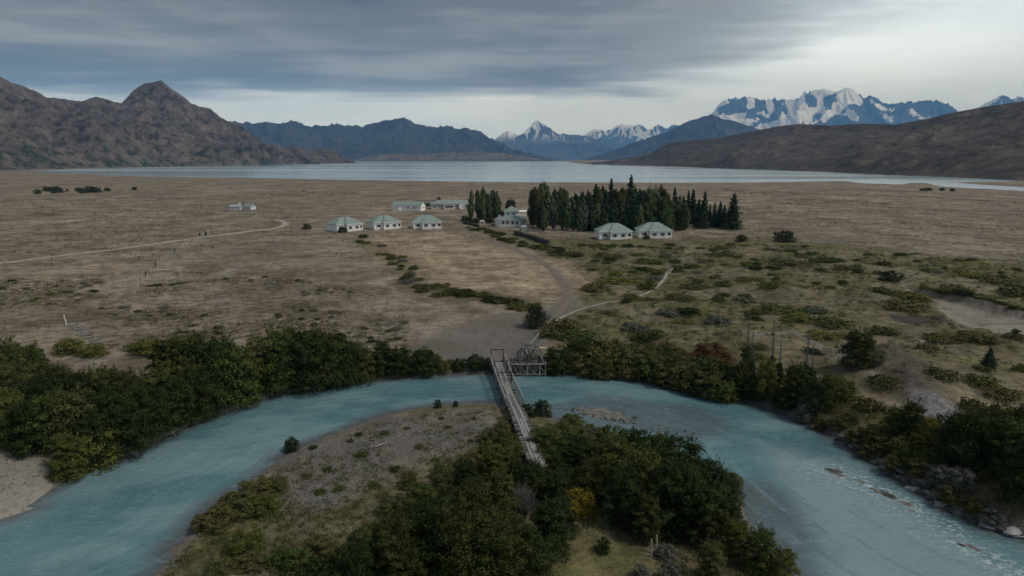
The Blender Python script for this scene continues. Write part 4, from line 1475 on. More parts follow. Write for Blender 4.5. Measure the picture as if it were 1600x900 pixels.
MB().poly([(-3.3, -0.3, 2.3), (3.3, -0.3, 2.3), (3.3, 4.3, 3.0), (-3.3, 4.3, 3.0), (-3.3, -0.3, 2.45), (3.3, -0.3, 2.45), (3.3, 4.3, 3.15), (-3.3, 4.3, 3.15)],
          [(0, 3, 2, 1), (4, 5, 6, 7), (0, 1, 5, 4), (1, 2, 6, 5), (2, 3, 7, 6), (3, 0, 4, 7)]).build('roof', M['frame_white'], t)

x, y, z = on(367, 328.5)
t = thing('cabin', 'grey-roofed cabin with white chimney out on the open plain', 'cabin', (x, y, z), face_cam(x, y, -18))
MB().box((0, 2, 0.9), (6.0, 4, 2.2)).build('wall', M['grey_wall'], t)
rf = hip(MB(), -3.3, 3.3, -0.3, 4.3, 2.0, 3.5, -3.2, 3.2, 2).build('roof', M['roof_grey'], t)
MB().box((2.3, 2.2, 3.6), (0.9, 0.9, 1.6)).build('chimney', M['frame_white'], rf)
MB().box((3.04, 2.0, 0.95), (0.08, 1.0, 1.9)).build('door', M['frame_white'], t)
window(t, -1.2, -0.03, 1.2, 0.9, 0.8)
x, y, z = on(387, 327.5)
t = thing('cabin', 'gabled cabin with white end wall beside the grey-roofed cabin', 'cabin', (x, y, z), face_cam(x, y, -42))
MB().box((0, 2, 0.9), (5, 4.2, 2.2)).build('wall', M['grey_wall'], t)
MB().poly([(-2.8, -0.4, 1.95), (2.8, -0.4, 1.95), (2.8, 2, 3.6), (-2.8, 2, 3.6), (2.8, 4.4, 1.95), (-2.8, 4.4, 1.95)], [(0, 1, 2, 3), (3, 2, 4, 5), (0, 3, 5), (1, 4, 2)]).build('roof', M['roof'], t)
MB().poly([(2.55, 0.05, 0), (2.55, 4, 0), (2.55, 4, 2.0), (2.55, 2.0, 3.4), (2.55, 0.05, 2.0), (2.65, 0.05, 0), (2.65, 4, 0), (2.65, 4, 2.0), (2.65, 2.0, 3.4), (2.65, 0.05, 2.0)],
          [(4, 3, 2, 1, 0), (5, 6, 7, 8, 9), (0, 1, 6, 5), (1, 2, 7, 6), (2, 3, 8, 7), (3, 4, 9, 8), (4, 0, 5, 9)]).build('gable_wall', M['white_wall'], t)
window(t, 2.70, 2.0, 1.2, 0.9, 0.9, 'r')

# ------------------------------------------------------------------ dark rubble walls below the pavilion
def rubble_wall(pts, h, label):
    r = random.Random(5)
    line = [on(a, b) for a, b in pts]
    o = line[0]
    t = thing('rubble_wall', label, 'wall', o)
    core = MB()
    for k, (p, q) in enumerate(zip(line[:-1], line[1:])):
        core.beam((p[0] - o[0], p[1] - o[1], p[2] - o[2] + h * 0.25), (q[0] - o[0], q[1] - o[1], q[2] - o[2] + h * 0.25), 1.0, h * 1.1)
    core.build('core', M['rock_dark'], t)
    st = MB()
    for p, q in zip(line[:-1], line[1:]):
        n = max(2, int(math.hypot(q[0] - p[0], q[1] - p[1]) / 0.5))
        for i in range(n):
            u = (i + r.random()) / n
            for zz in (0.2, 0.55, 0.9):
                s = r.uniform(0.3, 0.55)
                c = Vector((p[0] + (q[0] - p[0]) * u - o[0] + r.uniform(-0.5, 0.5), p[1] + (q[1] - p[1]) * u - o[1] - r.uniform(0.1, 0.75), p[2] + (q[2] - p[2]) * u - o[2] + zz * h * r.uniform(0.8, 1.1)))
                d = Vector((r.uniform(-1, 1), r.uniform(-1, 1), r.uniform(-.4, .4))).normalized() * s * 0.6
                st.beam(c - d, c + d, s, s * r.uniform(0.6, 1))
    so = st.build('stones', M['rock_dark'], t)
    so['kind'] = 'stuff'


rubble_wall([(804, 366), (818, 370), (832, 374), (846, 379), (858, 382)], 1.7, 'dark rubble wall below the pavilion and green shed')
rubble_wall([(725, 349), (737, 352), (748, 355)], 1.3, 'short dark rubble wall at the foot of the poplar clump')

# ------------------------------------------------------------------ footbridge
BF = Vector((*at(777, 563, -0.35), -0.35))       # far end
BN = Vector((*at(846, 738, -0.55), -0.55))       # near end
ax = (BN - BF)
BL = math.hypot(ax.x, ax.y)
ang = math.atan2(ax.y, ax.x)
t = thing('footbridge', 'long weathered plank footbridge crossing the river to the gravel point', 'bridge', BF, ang)
dzb = BN.z - BF.z


def sag(u):
    return dzb * u - 0.35 * math.sin(math.pi * min(1.0, u / 0.55)) * (1 if u < 0.55 else 0)


rb = random.Random(3)
pl_me = [MB().box((0, rb.uniform(-.07, .07), 0), (0.20, 1.95 + rb.uniform(-0.3, 0.25), 0.06)).mesh('plank', M[m_]) for m_ in ('wood', 'wood', 'wood', 'wood_dark', 'wood_pale', 'wood')]
n = int(BL / 0.235)
for i in range(n):
    if rb.random() < 0.02:
        continue
    u = (i + 0.5) / n
    p_ = obj('plank', rb.choice(pl_me), t, (u * BL, rb.uniform(-0.08, 0.08), sag(u) + rb.uniform(-0.02, 0.02)))
    p_.rotation_euler = (rb.uniform(-.02, .02), rb.uniform(-.02, .02), rb.uniform(-.05, .05))
for k, yy in enumerate((-0.36, 0.0, 0.36)):
    u0 = 0.0
    while u0 < 0.985:
        u1 = min(1.0, u0 + rb.uniform(0.10, 0.16))
        a_, b_ = (u0 * BL + 0.04, yy, sag(u0) + 0.075), (u1 * BL - 0.04, yy + rb.uniform(-.06, .06), sag(u1) + 0.075)
        MB().beam(a_, b_, 0.30, 0.05).build('runner_board', M['wood_pale' if (k != 1 or rb.random() < 0.5) else 'wood'], t)
        u0 = u1
for yy in (-0.8, 0.0, 0.8):
    mb = MB()
    for i in range(16):
        mb.beam((i / 16 * BL, yy, sag(i / 16) - 0.2), ((i + 1) / 16 * BL, yy, sag((i + 1) / 16) - 0.2), 0.24, 0.26)
    mb.build('stringer', M['wood_dark'], t)
for u in (0.01, 0.11, 0.22, 0.34, 0.46, 0.60, 0.75, 0.9):
    for yy in (-0.9, 0.9):
        MB().tube([(u * BL, yy, sag(u) - 0.15), (u * BL, yy * 1.08, -4.6 if u < 0.5 else -2.0)], [0.14, 0.16], 6).build('pier_post', M['wood_dark'], t)
    MB().beam((u * BL, -1.2, sag(u) - 0.42), (u * BL, 1.2, sag(u) - 0.42), 0.22, 0.2).build('cross_beam', M['wood_dark'], t)
RAIL = 0.50
for yy in (-1.12, 1.12):
    m = 13
    for i in range(m + 1):
        u = RAIL * i / m
        MB().beam((u * BL, yy, sag(u) - 0.3), (u * BL, yy * 1.03, sag(u) + 1.0), 0.10).build('rail_post', M['wood'], t)
    for i in range(m):
        u0, u1 = RAIL * i / m, RAIL * (i + 1) / m
        MB().beam((u0 * BL, yy * 1.03, sag(u0) + 1.0), (u1 * BL, yy * 1.03, sag(u1) + 1.0), 0.13, 0.10).build('hand_rail', M['wood_pale'], t)
        MB().beam((u0 * BL, yy * 1.01, sag(u0) + 0.5), (u1 * BL, yy * 1.01, sag(u1) + 0.5), 0.06, 0.10).build('mid_rail', M['wood'], t)
for u, hh, mt in ((0.0, 1.75, 'wood_dark'), (0.12, 1.5, 'wood_dark'), (0.24, 1.4, 'wood_dark')):
    pf = MB()
    for yy in (-0.95, 0.95):
        pf.beam((u * BL, yy, sag(u) - 0.4), (u * BL, yy, sag(u) + hh), 0.15)
    pf.beam((u * BL, -1.1, sag(u) + hh), (u * BL, 1.1, sag(u) + hh), 0.14)
    pf.build('portal_frame', M[mt], t)

# ------------------------------------------------------------------ derelict water wheel on a timber frame
c0 = at(825, 588, WATER)
t = thing('water_wheel', 'derelict timber water wheel on a log frame beside the footbridge', 'water wheel', (c0[0], c0[1], WATER), math.atan2(-c0[0], c0[1]))
rb = random.Random(9)
S = 5.3 / 2
TOPZ = 1.95
for yy in (0.0, 2.6):
    for k, xx in enumerate((-S, -1.25, -0.1, 0.9, 1.8, S)):
        MB().tube([(xx + rb.uniform(-.05, .05), yy, -1.6), (xx, yy, TOPZ + rb.uniform(0, .15))], [0.12, 0.10], 6).build('post', M['wood' if k % 2 else 'wood_pale'], t)
    for zz, mt in ((TOPZ, 'wood_pale'), (0.35, 'wood')):
        MB().tube([(-S - 0.25, yy - 0.12, zz), (S + 0.2, yy - 0.12, zz + 0.06)], 0.10, 6).build('beam', M[mt], t)
    for a_, b_ in (((-S, 0.2), (-1.3, TOPZ)), ((-1.3, TOPZ - .1), (-0.2, 0.3)), ((0.0, TOPZ - .2), (0.95, 0.3)), ((1.0, 0.3), (1.8, TOPZ)), ((1.8, TOPZ - .1), (S, 0.3)), ((-S, TOPZ), (-1.3, 0.2))):
        MB().beam((a_[0], yy + 0.02, a_[1]), (b_[0], yy + 0.02, b_[1]), 0.13).build('brace', M['wood'], t)
for xx in (-S, -0.1, 0.9, S):
    MB().tube([(xx, -0.3, TOPZ + 0.14), (xx, 2.9, TOPZ + 0.14)], 0.09, 6).build('cross_beam', M['wood'], t)
for i in range(9):
    MB().box((-S + 0.4 + i * 0.30, 1.3, TOPZ + 0.27), (0.24, 2.7, 0.06)).build('deck_board', M['wood' if i % 3 else 'wood_dark'], t)
HUB = Vector((0.15, 1.3, TOPZ + 0.55))
wh = MB().tube([HUB - Vector((0, 1.2, 0)), HUB + Vector((0, 1.2, 0))], 0.32, 10).build('axle', M['wood_dark'], t)
WR = 2.15
for yy in (-0.7, 0.7):
    for i in range(12):
        a = 2 * math.pi * i / 12 + 0.1
        d = Vector((math.cos(a), 0, math.sin(a)))
        c = HUB + Vector((0, yy, 0))
        MB().beam(c + d * 0.2, c + d * WR * rb.uniform(0.85, 1.05), 0.12).build('spoke', M['wood' if i % 2 else 'wood_dark'], wh)
        a2 = 2 * math.pi * (i + 1) / 12 + 0.1
        if i not in (2, 7):
            d2 = Vector((math.cos(a2), 0, math.sin(a2)))
            MB().beam(c + d * WR * 0.9, c + d2 * WR * 0.9, 0.12, 0.12).build('rim_segment', M['wood'], wh)
for i in range(12):
    if i in (3, 8):
        continue
    a = 2 * math.pi * i / 12 + 0.1
    d = Vector((math.cos(a), 0, math.sin(a)))
    c = HUB + d * WR * 0.95
    MB().beam(c - Vector((0, 0.8, 0)), c + Vector((0, 0.8, 0)), 0.07, 0.42).build('paddle', M['wood_dark' if i % 2 else 'wood'], wh)
# roof frame above the wheel
for yy in (0.1, 2.5):
    MB().beam((S - 0.1, yy, TOPZ), (1.45, yy, TOPZ + 2.4), 0.14).build('rafter', M['wood_pale'], t)
    MB().beam((-1.4, yy, TOPZ), (-0.9, yy, TOPZ + 2.9), 0.14).build('rafter', M['wood'], t)
    MB().beam((-1.1, yy, TOPZ + 2.75), (1.6, yy, TOPZ + 2.35), 0.15).build('top_beam', M['wood_pale'], t)
for xx in (-0.9, -0.2, 0.5, 1.2):
    MB().beam((xx, 0.0, TOPZ + 2.78 - 0.14 * (xx + 1)), (xx, 2.7, TOPZ + 2.78 - 0.14 * (xx + 1)), 0.12).build('top_beam', M['wood_dark'], t)
for xx in (-0.6, 0.15, 0.9):
    MB().beam((xx, 2.45, TOPZ), (xx + 0.1, 2.45, TOPZ + 2.6), 0.11).build('stud', M['wood_dark'], t)
MB().beam((-S - 0.1, 0.0, TOPZ + 0.8), (-0.6, 0.6, TOPZ + 0.25), 0.14).build('fallen_beam', M['wood_dark'], t)
MB().beam((-S + 0.2, 0.4, TOPZ), (-S + 0.3, 0.4, TOPZ + 0.95), 0.14).build('post', M['wood_pale'], t)
MB().beam((0.35, 2.0, TOPZ + 2.7), (1.75, 3.4, TOPZ + 4.1), 0.16).build('pole', M['wood_pale'], t)
MB().beam((1.5, 2.9, TOPZ + 1.4), (1.62, 3.1, TOPZ + 3.7), 0.09).build('pole_prop', M['wood'], t)
MB().beam((1.75, 2.2, TOPZ + 2.0), (2.85, 2.2, TOPZ + 1.98), 0.5, 0.24).build('trough', M['board_yellow'], t)

# ------------------------------------------------------------------ posts, fences, wreckage
for a_, b_, hh, lab in ((1017, 870, 1.6, 'pale wooden post in the clearing, left of two'), (1025, 866, 1.7, 'pale wooden post in the clearing, right of two')):
    x, y, z = on(a_, b_)
    o = MB().tube([(0, 0, -0.3), (0.03, 0, hh * 0.5), (0.0, 0.02, hh)], [0.085, 0.08, 0.07], 7).build('wooden_post', M['wood_pale'], None, (x, y, z))
    tag(o, lab, 'post', 'posts in the clearing')
x, y, z = on(104, 508)
o = MB().tube([(0, 0, -0.2), (-0.1, 0, 0.8), (-0.35, 0, 2.1)], [0.13, 0.12, 0.09], 6).build('leaning_post', M['cream_wall'], None, (x, y, z))
tag(o, 'white leaning post on the plain above the river trees', 'post')
x0, y0, z0 = on(114, 510)
x1, y1, z1 = on(158, 541)
t = thing('collapsed_fence', 'grey collapsed slat fence lying on the slope below the white post', 'fence', (x0, y0, z0))
for i in range(24):
    u = i / 23
    x, y = x0 + (x1 - x0) * u + rb.uniform(-.15, .15), y0 + (y1 - y0) * u
    d = Vector((0.95, 0.55, 0.12)).normalized() * rb.uniform(0.7, 1.15)
    c = Vector((x - x0, y - y0, float(Z(x, y)) - z0 + rb.uniform(0.08, 0.25)))
    MB().beam(c - d, c + d, 0.16, 0.07).build('slat', M['wood_pale' if i % 3 else 'wood'], t)
mb = MB()
for k in (-0.5, 0.5):
    mb.beam((k, k * 0.5, 0.05), (x1 - x0 + k, y1 - y0 + k * 0.5, z1 - z0 + 0.05), 0.1)
mb.build('rail', M['wood'], t)


def fence(pts, label, hh=1.3, step=5.0):
    line = [on(a, b) for a, b in pts]
    o = line[0]
    t = thing('post_fence', label, 'fence', o)
    prev = None
    for p, q in zip(line[:-1], line[1:]):
        n = max(1, int(math.hypot(q[0] - p[0], q[1] - p[1]) / step))
        for i in range(n + 1):
            u = i / n
            x, y = p[0] + (q[0] - p[0]) * u, p[1] + (q[1] - p[1]) * u
            c = Vector((x - o[0], y - o[1], float(Z(x, y)) - o[2]))
            MB().beam(c - Vector((0, 0, .2)), c + Vector((0, 0, hh)), 0.16).build('fence_post', M['grey_wall'], t)
            if prev is not None and (c - prev).length > 0.5:
                mb = MB()
                for zz in (0.4, 0.8, 1.2):
                    mb.beam(prev + Vector((0, 0, zz)), c + Vector((0, 0, zz)), 0.014)
                mb.build('wire', M['dark_metal'], t)
            prev = c


fence([(338, 354), (330, 360), (321, 366), (332, 367.5), (300, 378), (272, 395), (243, 417), (228, 432), (216, 448)], 'pale post and wire fence crossing the left plain by the track')
fence([(345, 325.5), (352, 327), (358, 328)], 'short white fence left of the plain cabins', 1.2, 3.0)
fence([(396, 326.5), (405, 324.5)], 'short white fence right of the plain cabins', 1.2, 3.0)


# ------------------------------------------------------------------ tracks as thin sheets on the ground
def track(name, label, line, w, mat):
    p = np.array(line)
    seg = np.hypot(*np.diff(p, axis=0).T)
    s = np.concatenate([[0], np.cumsum(seg)])
    m = int(s[-1] / 1.2)
    q = np.linspace(0, s[-1], m)
    x, y = np.interp(q, s, p[:, 0]), np.interp(q, s, p[:, 1])
    tx, ty = np.gradient(x), np.gradient(y)
    l = np.hypot(tx, ty)
    nxv, nyv = -ty / l, tx / l
    off = [-1.0, -0.5, 0.0, 0.5, 1.0]
    V = []
    for k, o_ in enumerate(off):
        ww = w * o_ * (1 + (fbm(q / 3.0, q * 0 + k, 3, 80) - 0.5) * (1.1 if abs(o_) == 1 else 0.0))
        xx, yy = x + nxv * ww, y + nyv * ww
        V.append(np.stack([xx, yy, Z(xx, yy) + (0.05 if abs(o_) < 1 else 0.0)], -1))
    v = np.stack(V, 0).reshape(-1, 3)
    return tag(obj(name, np_mesh(name, v, grid_faces(m, len(off)), M[mat], True)), label, kind='structure')


def soil(name, a, b):
    t = NT(name)
    n1, n2 = t.noise(t.pos(), 2.2, 5, 0.7), t.noise(t.pos(), 0.25, 3)
    c = t.mix(t.rng(n1, 0.38, 0.68), a, b)
    c = t.mix(t.math('MULTIPLY', t.rng(n2, 0.45, 0.7), 0.4), c, tuple(q * 0.7 for q in a))
    t.bump(n1, 0.6, 0.08)
    return t.done(c, 0.95, 0.1)


M['track_grey'] = soil('grey gravel track', (0.165, 0.136, 0.106), (0.225, 0.192, 0.155))
M['track_pale'] = soil('pale dust track', (0.36, 0.318, 0.268), (0.44, 0.395, 0.34))
track('track_lane', 'grey gravel lane from the bridge up to the houses', track_up[4:], 1.05, 'track_grey')
track('track_plain', 'pale dirt track running across the left plain', track_left, 1.3, 'track_pale')
track('path_slope', 'pale footpath climbing the green slope right of the lane', track_right, 0.24, 'track_pale')
track('path_bank', 'grey path along the right bank above the river', track_bank, 0.7, 'track_grey')

LAND = [('near end of the footbridge', 850, 725), ('far end of the footbridge', 777, 560), ('water wheel', 825, 570), ('gravel bar', 945, 648), ('yellow bush by the bridge', 900, 785), ('yellow bush at the bottom edge', 806, 885),
        ('large leafless grey shrub', 816, 785), ('two pale posts', 1021, 850), ('jutting olive bush', 1140, 752), ('sand beach', 30, 750), ('collapsed fence', 137, 525), ('white leaning post', 104, 500),
        ('lone shore shrub', 456, 695), ('grey gravel patch', 620, 700), ('yellow-green river tree', 1196, 590), ('tallest bare poplar', 1164, 540), ('rust red bushes', 1105, 550), ('big round slope tree', 1340, 545), ('pale rock', 1460, 650),
        ('top of the riffle', 1297, 734), ('dark pit', 1450, 502), ('sandy gully', 1560, 500), ('round tree by the lane', 837, 495), ('pavilion', 799, 340), ('left bungalow of the pair', 955, 360), ('right bungalow of the pair', 1019, 358),
        ('tallest grove conifer', 982, 320), ('big cone-shaped tree', 1143, 330), ('lone slim poplar', 735, 320), ('tan meadow', 740, 410), ('small cushion-dotted clearing', 930, 870), ('bank path', 1300, 570), ('footpath on the slope', 1030, 440)]
USED = set()


def uniq(base, a, b):
    """a label that names the nearest thing one can find in the photo"""
    first = None
    for nm, lx_, ly_ in sorted(LAND, key=lambda q: math.hypot(q[1] - a, (q[2] - b) * 1.3))[:10]:
        dx, dy = a - lx_, b - ly_
        dd = math.hypot(dx, dy)
        if dd < 12 or nm in base:
            continue
        hz_ = ('left of' if dx < 0 else 'right of')
        vt = ('above' if dy < 0 else 'below')
        rel = hz_ if abs(dx) > 2.2 * abs(dy) else vt if abs(dy) > 2.2 * abs(dx) else ('up and ' if dy < 0 else 'down and ') + hz_
        for pre in (('just ',) if dd < 55 else ('',) if dd < 120 else ('well ',)):
            lab = f'{base} {pre}{rel} the {nm}'
            first = first or lab
            if lab not in USED and len(lab.split()) <= 16:
                USED.add(lab)
                return lab
    return ' '.join((first or base).split()[:16])


CNAME = {'leaf_dark': 'dark', 'leaf_mid': 'green', 'leaf_olive': 'olive', 'leaf_grey': 'grey', 'leaf_lime': 'yellow-green'}
LAND += [('far left end of the lake', 60, 268), ('pale pool on the plain', 175, 312), ('long barn', 640, 322), ('lodge', 705, 319), ('delta streams', 1480, 290), ('left mountain summit', 250, 128), ('leftmost bungalow', 541, 352), ('middle left bungalow', 602, 349), ('bungalow beside the lane', 668, 348), ('plain cabins', 377, 322), ('pale track bend', 440, 350), ('fence on the plain', 243, 417), ('rubble wall', 832, 372), ('garden shed', 819, 356),
         ('dark bush right of the grove', 1225, 370), ('bush at the gully head', 1392, 430), ('young conifer', 1545, 560), ('lane', 878, 450)]


def proj(x, y, z):
    u, v, w = x, y * CP - (z - CAM_H) * SP, y * SP + (z - CAM_H) * CP
    return 800 + F * u / v, 450 - F * w / v


def tree_u(a, b, h, base, *r_, **k_):
    return tree(a, b, h, uniq(base, a, b - h * 0.5), *r_, **k_)


# ------------------------------------------------------------------ the groves by the houses
G1, G2 = 'poplars of the small clump left of the pavilion', 'tall trees of the windbreak grove'
for k, (a, b, h, w) in enumerate([(735.5, 345, 53, 0.95), (748, 344, 53, 1.0), (757, 343, 55, 1.0), (764, 345, 46, 1.05), (770, 344, 53, 1.0), (775, 344, 49, 0.9), (780, 342, 36, 0.9), (753, 347, 44, 1.0)]):
    tree(a, b, h, ['lone slim poplar at the left end of the small clump', 'second poplar from the left in the small clump', 'tallest poplar of the small clump', 'short poplar right of the tallest in the small clump', 'tall poplar near the right end of the small clump', 'poplar second from the right in the small clump', 'shortest poplar ending the small clump on the right', 'front poplar of the small clump, above the grey shelter'][k], G1, 'poplar', 'leaf_poplar', w, k % 3)
tree(798, 342, 31, 'round dark tree rising behind the pavilion roof', None, 'broad', 'leaf_conifer', 0.9)
for a, b, h in ((727, 347, 10), (733, 349, 9), (743, 349, 8), (789, 345, 15), (764, 349, 10)):
    tree_u(a, b, h, 'dark round bush', 'bushes under the poplar clump', 'bush', 'leaf_dark', 1.1, cat='bush')
grove = [  # foot x, foot y, height px, kind
    (833, 354, 66, 'p'), (837, 352, 62, 'p'), (842, 357, 68, 'p'), (843, 351, 62, 'p'), (851, 356, 79, 'p'), (858, 352, 62, 'p'), (864, 359, 58, 'g'), (870, 353, 54, 'g'),
    (874, 350, 61, 'p'), (881, 350, 60, 'p'), (878, 360, 52, 'g'), (886, 361, 55, 'g'), (891, 352, 50, 'g'), (896, 361, 54, 'g'), (903, 354, 52, 'p'), (905, 362, 46, 'p'), (910, 350, 56, 'p'), (917, 350, 57, 'p'),
    (914, 362, 48, 'g'), (922, 360, 56, 'c'), (928, 356, 66, 'c'), (937, 352, 64, 'p'), (934, 362, 50, 'p'), (945, 356, 58, 'c'), (953, 352, 71, 'c'), (960, 350, 61, 'p'), (966, 352, 60, 'p'), (958, 362, 52, 'c'),
    (972, 358, 55, 'p'), (982, 355, 79, 'c'), (978, 362, 56, 'c'), (991, 350, 62, 'p'), (990, 362, 55, 'c'), (999, 352, 61, 'p'), (1004, 352, 60, 'p'), (1000, 362, 48, 'p'), (1010, 352, 56, 'p'), (1018, 352, 58, 'b'), (1027, 350, 56, 'b'),
    (1014, 360, 44, 'b'), (1036, 352, 50, 'p'), (1043, 350, 50, 'p'), (1030, 360, 48, 'b'), (1049, 357, 42, 'b'), (1055, 350, 55, 'c'), (1062, 350, 48, 'g'), (1062, 360, 36, 'b'), (1068, 352, 45, 'c'), (1074, 350, 51, 'c'), (1072, 358, 42, 'p'),
    (1083, 350, 53, 'c'), (1090, 354, 42, 'c'), (1100, 354, 53, 'c'), (1096, 357, 44, 'c'), (1108, 355, 36, 'c'), (1115, 355, 39, 'c'), (1123, 355, 39, 'c'), (1131, 356, 36, 'c'), (1143, 358, 55, 'cedar'),
    (846, 360, 50, 'p'), (850, 362, 44, 'p'), (927, 363, 40, 'p'), (943, 364, 42, 'p'), (1040, 361, 36, 'b'), (846, 348, 56, 'p'), (867, 347, 56, 'p'), (899, 347, 50, 'p'), (940, 347, 55, 'c'), (974, 347, 58, 'p'), (1012, 347, 52, 'c'), (1034, 347, 46, 'c')]
for k, (a, b, h, q) in enumerate(grove):
    if q == 'p':
        tree_u(a, b, h, ('short' if h < 54 else 'tall') + ' green grove poplar', G2, 'poplar', random.choice(['leaf_poplar', 'leaf_poplar', 'leaf_conifer', 'leaf_olive']), 1.12, k % 3)
    elif q == 'g':
        tree_u(a, b, h, 'half-bare silvery grove poplar', G2, 'poplar', 'leaf_grey' if k % 3 == 0 else 'leaf_poplar', 1.1, 3 + k % 2)
    elif q == 'c':
        lab = 'tallest spiky dark conifer in the middle of the grove' if h == 79 else ('dark conifer' if a > 1080 else 'dark pointed conifer in the grove')
        tree_u(a, b, h, lab, None if h == 79 else G2, 'conifer', 'leaf_conifer', 1.05, k % 4)
    elif q == 'b':
        tree_u(a, b, h, 'broad rounded grove tree', G2, 'broad', 'leaf_poplar' if k % 2 else 'leaf_dark', 0.75)
    else:
        tree(a, b, h, 'big dense cone-shaped tree ending the grove on the right', None, 'conifer', 'leaf_conifer', 1.25, 1, 'cedar_tree')

# ------------------------------------------------------------------ trees along the river
GL = 'trees crowding the left bank'
left_bank = [(12, 615, 86), (52, 622, 84), (92, 640, 72), (22, 652, 88), (60, 668, 80), (18, 690, 80), (52, 704, 82), (88, 694, 86), (128, 660, 82), (160, 648, 76), (192, 655, 80), (228, 652, 74),
             (122, 694, 86), (152, 722, 82), (160, 690, 84), (198, 706, 80), (190, 682, 80), (238, 684, 82), (225, 668, 70), (278, 662, 78), (262, 640, 76), (318, 648, 82), (270, 612, 82), (296, 616, 97), (330, 622, 98), (300, 640, 80),
             (362, 632, 92), (352, 608, 78), (384, 612, 66), (392, 626, 44), (402, 596, 46), (438, 608, 96), (460, 598, 84), (478, 605, 88), (512, 601, 86), (496, 592, 78), (426, 600, 60), (544, 596, 64), (534, 588, 56), (571, 592, 50), (600, 588, 54),
             (626, 586, 44)]
for k, (a, b, h) in enumerate(left_bank):
    if b > 680 or (b > 640 and a > 230):
        lab = 'bushy waterside tree'
    elif a < 250:
        lab = 'dark left-thicket tree'
    elif a < 410:
        lab = 'tall dark left-bank tree'
    else:
        lab = 'dark bushy far-bank tree'
    tree_u(a, b, h, lab, GL, 'broad', random.choice(['leaf_dark', 'leaf_dark', 'leaf_mid', 'leaf_dark', 'leaf_olive']), 1.12 + random.uniform(-.15, .15))
tree(108, 748, 72, 'brighter green bushy tree at the end of the sand beach', None, 'broad', 'leaf_mid', 1.15)
tree(145, 732, 60, 'green bush at the waterline right of the beach tree', None, 'bush', 'leaf_mid', 1.0, cat='bush')
for a, b, h, m in ((664, 584, 36, 'leaf_dark'), (692, 582, 17, 'leaf_olive'), (645, 576, 20, 'leaf_lime'), (718, 582, 18, 'leaf_dark'), (744, 580, 22, 'leaf_dark'), (684, 570, 14, 'leaf_lime'), (760, 578, 15, 'leaf_dark'), (704, 574, 12, 'leaf_mid'),
                    (610, 580, 22, 'leaf_olive'), (585, 584, 26, 'leaf_mid'), (640, 586, 22, 'leaf_dark')):
    tree_u(a, b, h, 'small far-bank bush', 'bushes left of the footbridge', 'bush', m, 1.15, cat='bush')
for a, b, h, w in ((110, 552, 22, 1.7), (145, 556, 18, 1.8), (235, 552, 22, 1.8), (262, 548, 18, 1.6), (400, 548, 22, 1.2), (660, 562, 16, 1.8), (215, 548, 14, 1.6), (300, 545, 14, 1.6)):
    tree_u(a, b, h, 'yellow-green thicket-edge bush', 'yellow-green bushes behind the left thicket', 'bush', 'leaf_lime', w, cat='bush')

GP = 'trees on the gravel point'
point = [(960, 762, 84, 1.1), (1010, 748, 72, 1.1), (1062, 775, 92, 1.15), (1003, 800, 108, 1.1), (1055, 832, 122, 1.1), (1104, 806, 88, 1.1), (1100, 850, 104, 1.0), (1128, 795, 60, 1.0), (945, 728, 50, 1.1), (1035, 735, 62, 1.0),
         (905, 722, 44, 1.2), (930, 778, 66, 1.1), (975, 820, 90, 1.1), (900, 742, 52, 1.1), (1136, 845, 70, 1.0), (1010, 845, 80, 1.0)]
for a, b, h, w in point:
    tree_u(a, b, h, 'dense dark thicket tree', GP, 'broad', 'leaf_dark' if random.random() < 0.65 else 'leaf_mid', w)
for a, b, h, w, m in ((1150, 878, 72, 1.0, 'leaf_mid'), (1188, 893, 74, 1.0, 'leaf_mid'), (1222, 906, 54, 1.0, 'leaf_mid'), (1110, 905, 66, 1.0, 'leaf_olive')):
    tree_u(a, b, h, 'mid green waterside tree', 'trees at the lower edge of the point', 'broad', m, w)
tree(1140, 764, 26, 'small round olive bush jutting over the water at the point', None, 'bush', 'leaf_olive', 1.2, cat='bush')
for a, b, h, w in ((615, 908, 112, .95), (560, 922, 80, 1), (680, 884, 108, 1), (722, 905, 132, .95), (765, 872, 116, .9), (775, 925, 112, 1), (860, 868, 92, 1), (822, 912, 92, 1), (650, 842, 58, 1.1), (742, 812, 66, 1.1), (785, 800, 66, 1.1), (700, 800, 46, 1.2),
                   (832, 776, 60, 1.0), (868, 800, 66, 1.0), (878, 838, 64, .95), (730, 765, 46, 1.2), (772, 748, 48, 1.2), (806, 758, 42, 1.0), (868, 750, 44, 1.1), (640, 920, 70, 1.1), (880, 782, 56, 1.0), (700, 850, 70, 1.0)):
    tree_u(a, b, h, 'dark green bushy tree', 'trees at the near end of the point', 'broad', random.choice(['leaf_dark', 'leaf_dark', 'leaf_dark', 'leaf_mid']) if h < 80 else 'leaf_dark', w * 1.05)
for a, b, h, w, m in ((846, 648, 24, 1.0, 'leaf_dark'), (822, 650, 20, 1.0, 'leaf_dark'), (892, 668, 22, 1.4, 'leaf_mid'), (875, 690, 30, 1.4, 'leaf_mid'), (850, 700, 32, 1.2, 'leaf_mid'), (925, 690, 26, 1.5, 'leaf_olive'), (866, 716, 32, 1.2, 'leaf_mid'), (955, 700, 34, 1.3, 'leaf_mid'), (985, 705, 36, 1.2, 'leaf_dark'),
                      (905, 700, 30, 1.4, 'leaf_olive'), (890, 715, 40, 1.3, 'leaf_mid')):
    tree_u(a, b, h, {'leaf_dark': 'dark', 'leaf_mid': 'green', 'leaf_olive': 'olive'}[m] + ' bush', 'bushes right of the footbridge', 'bush', m, w, cat='bush')
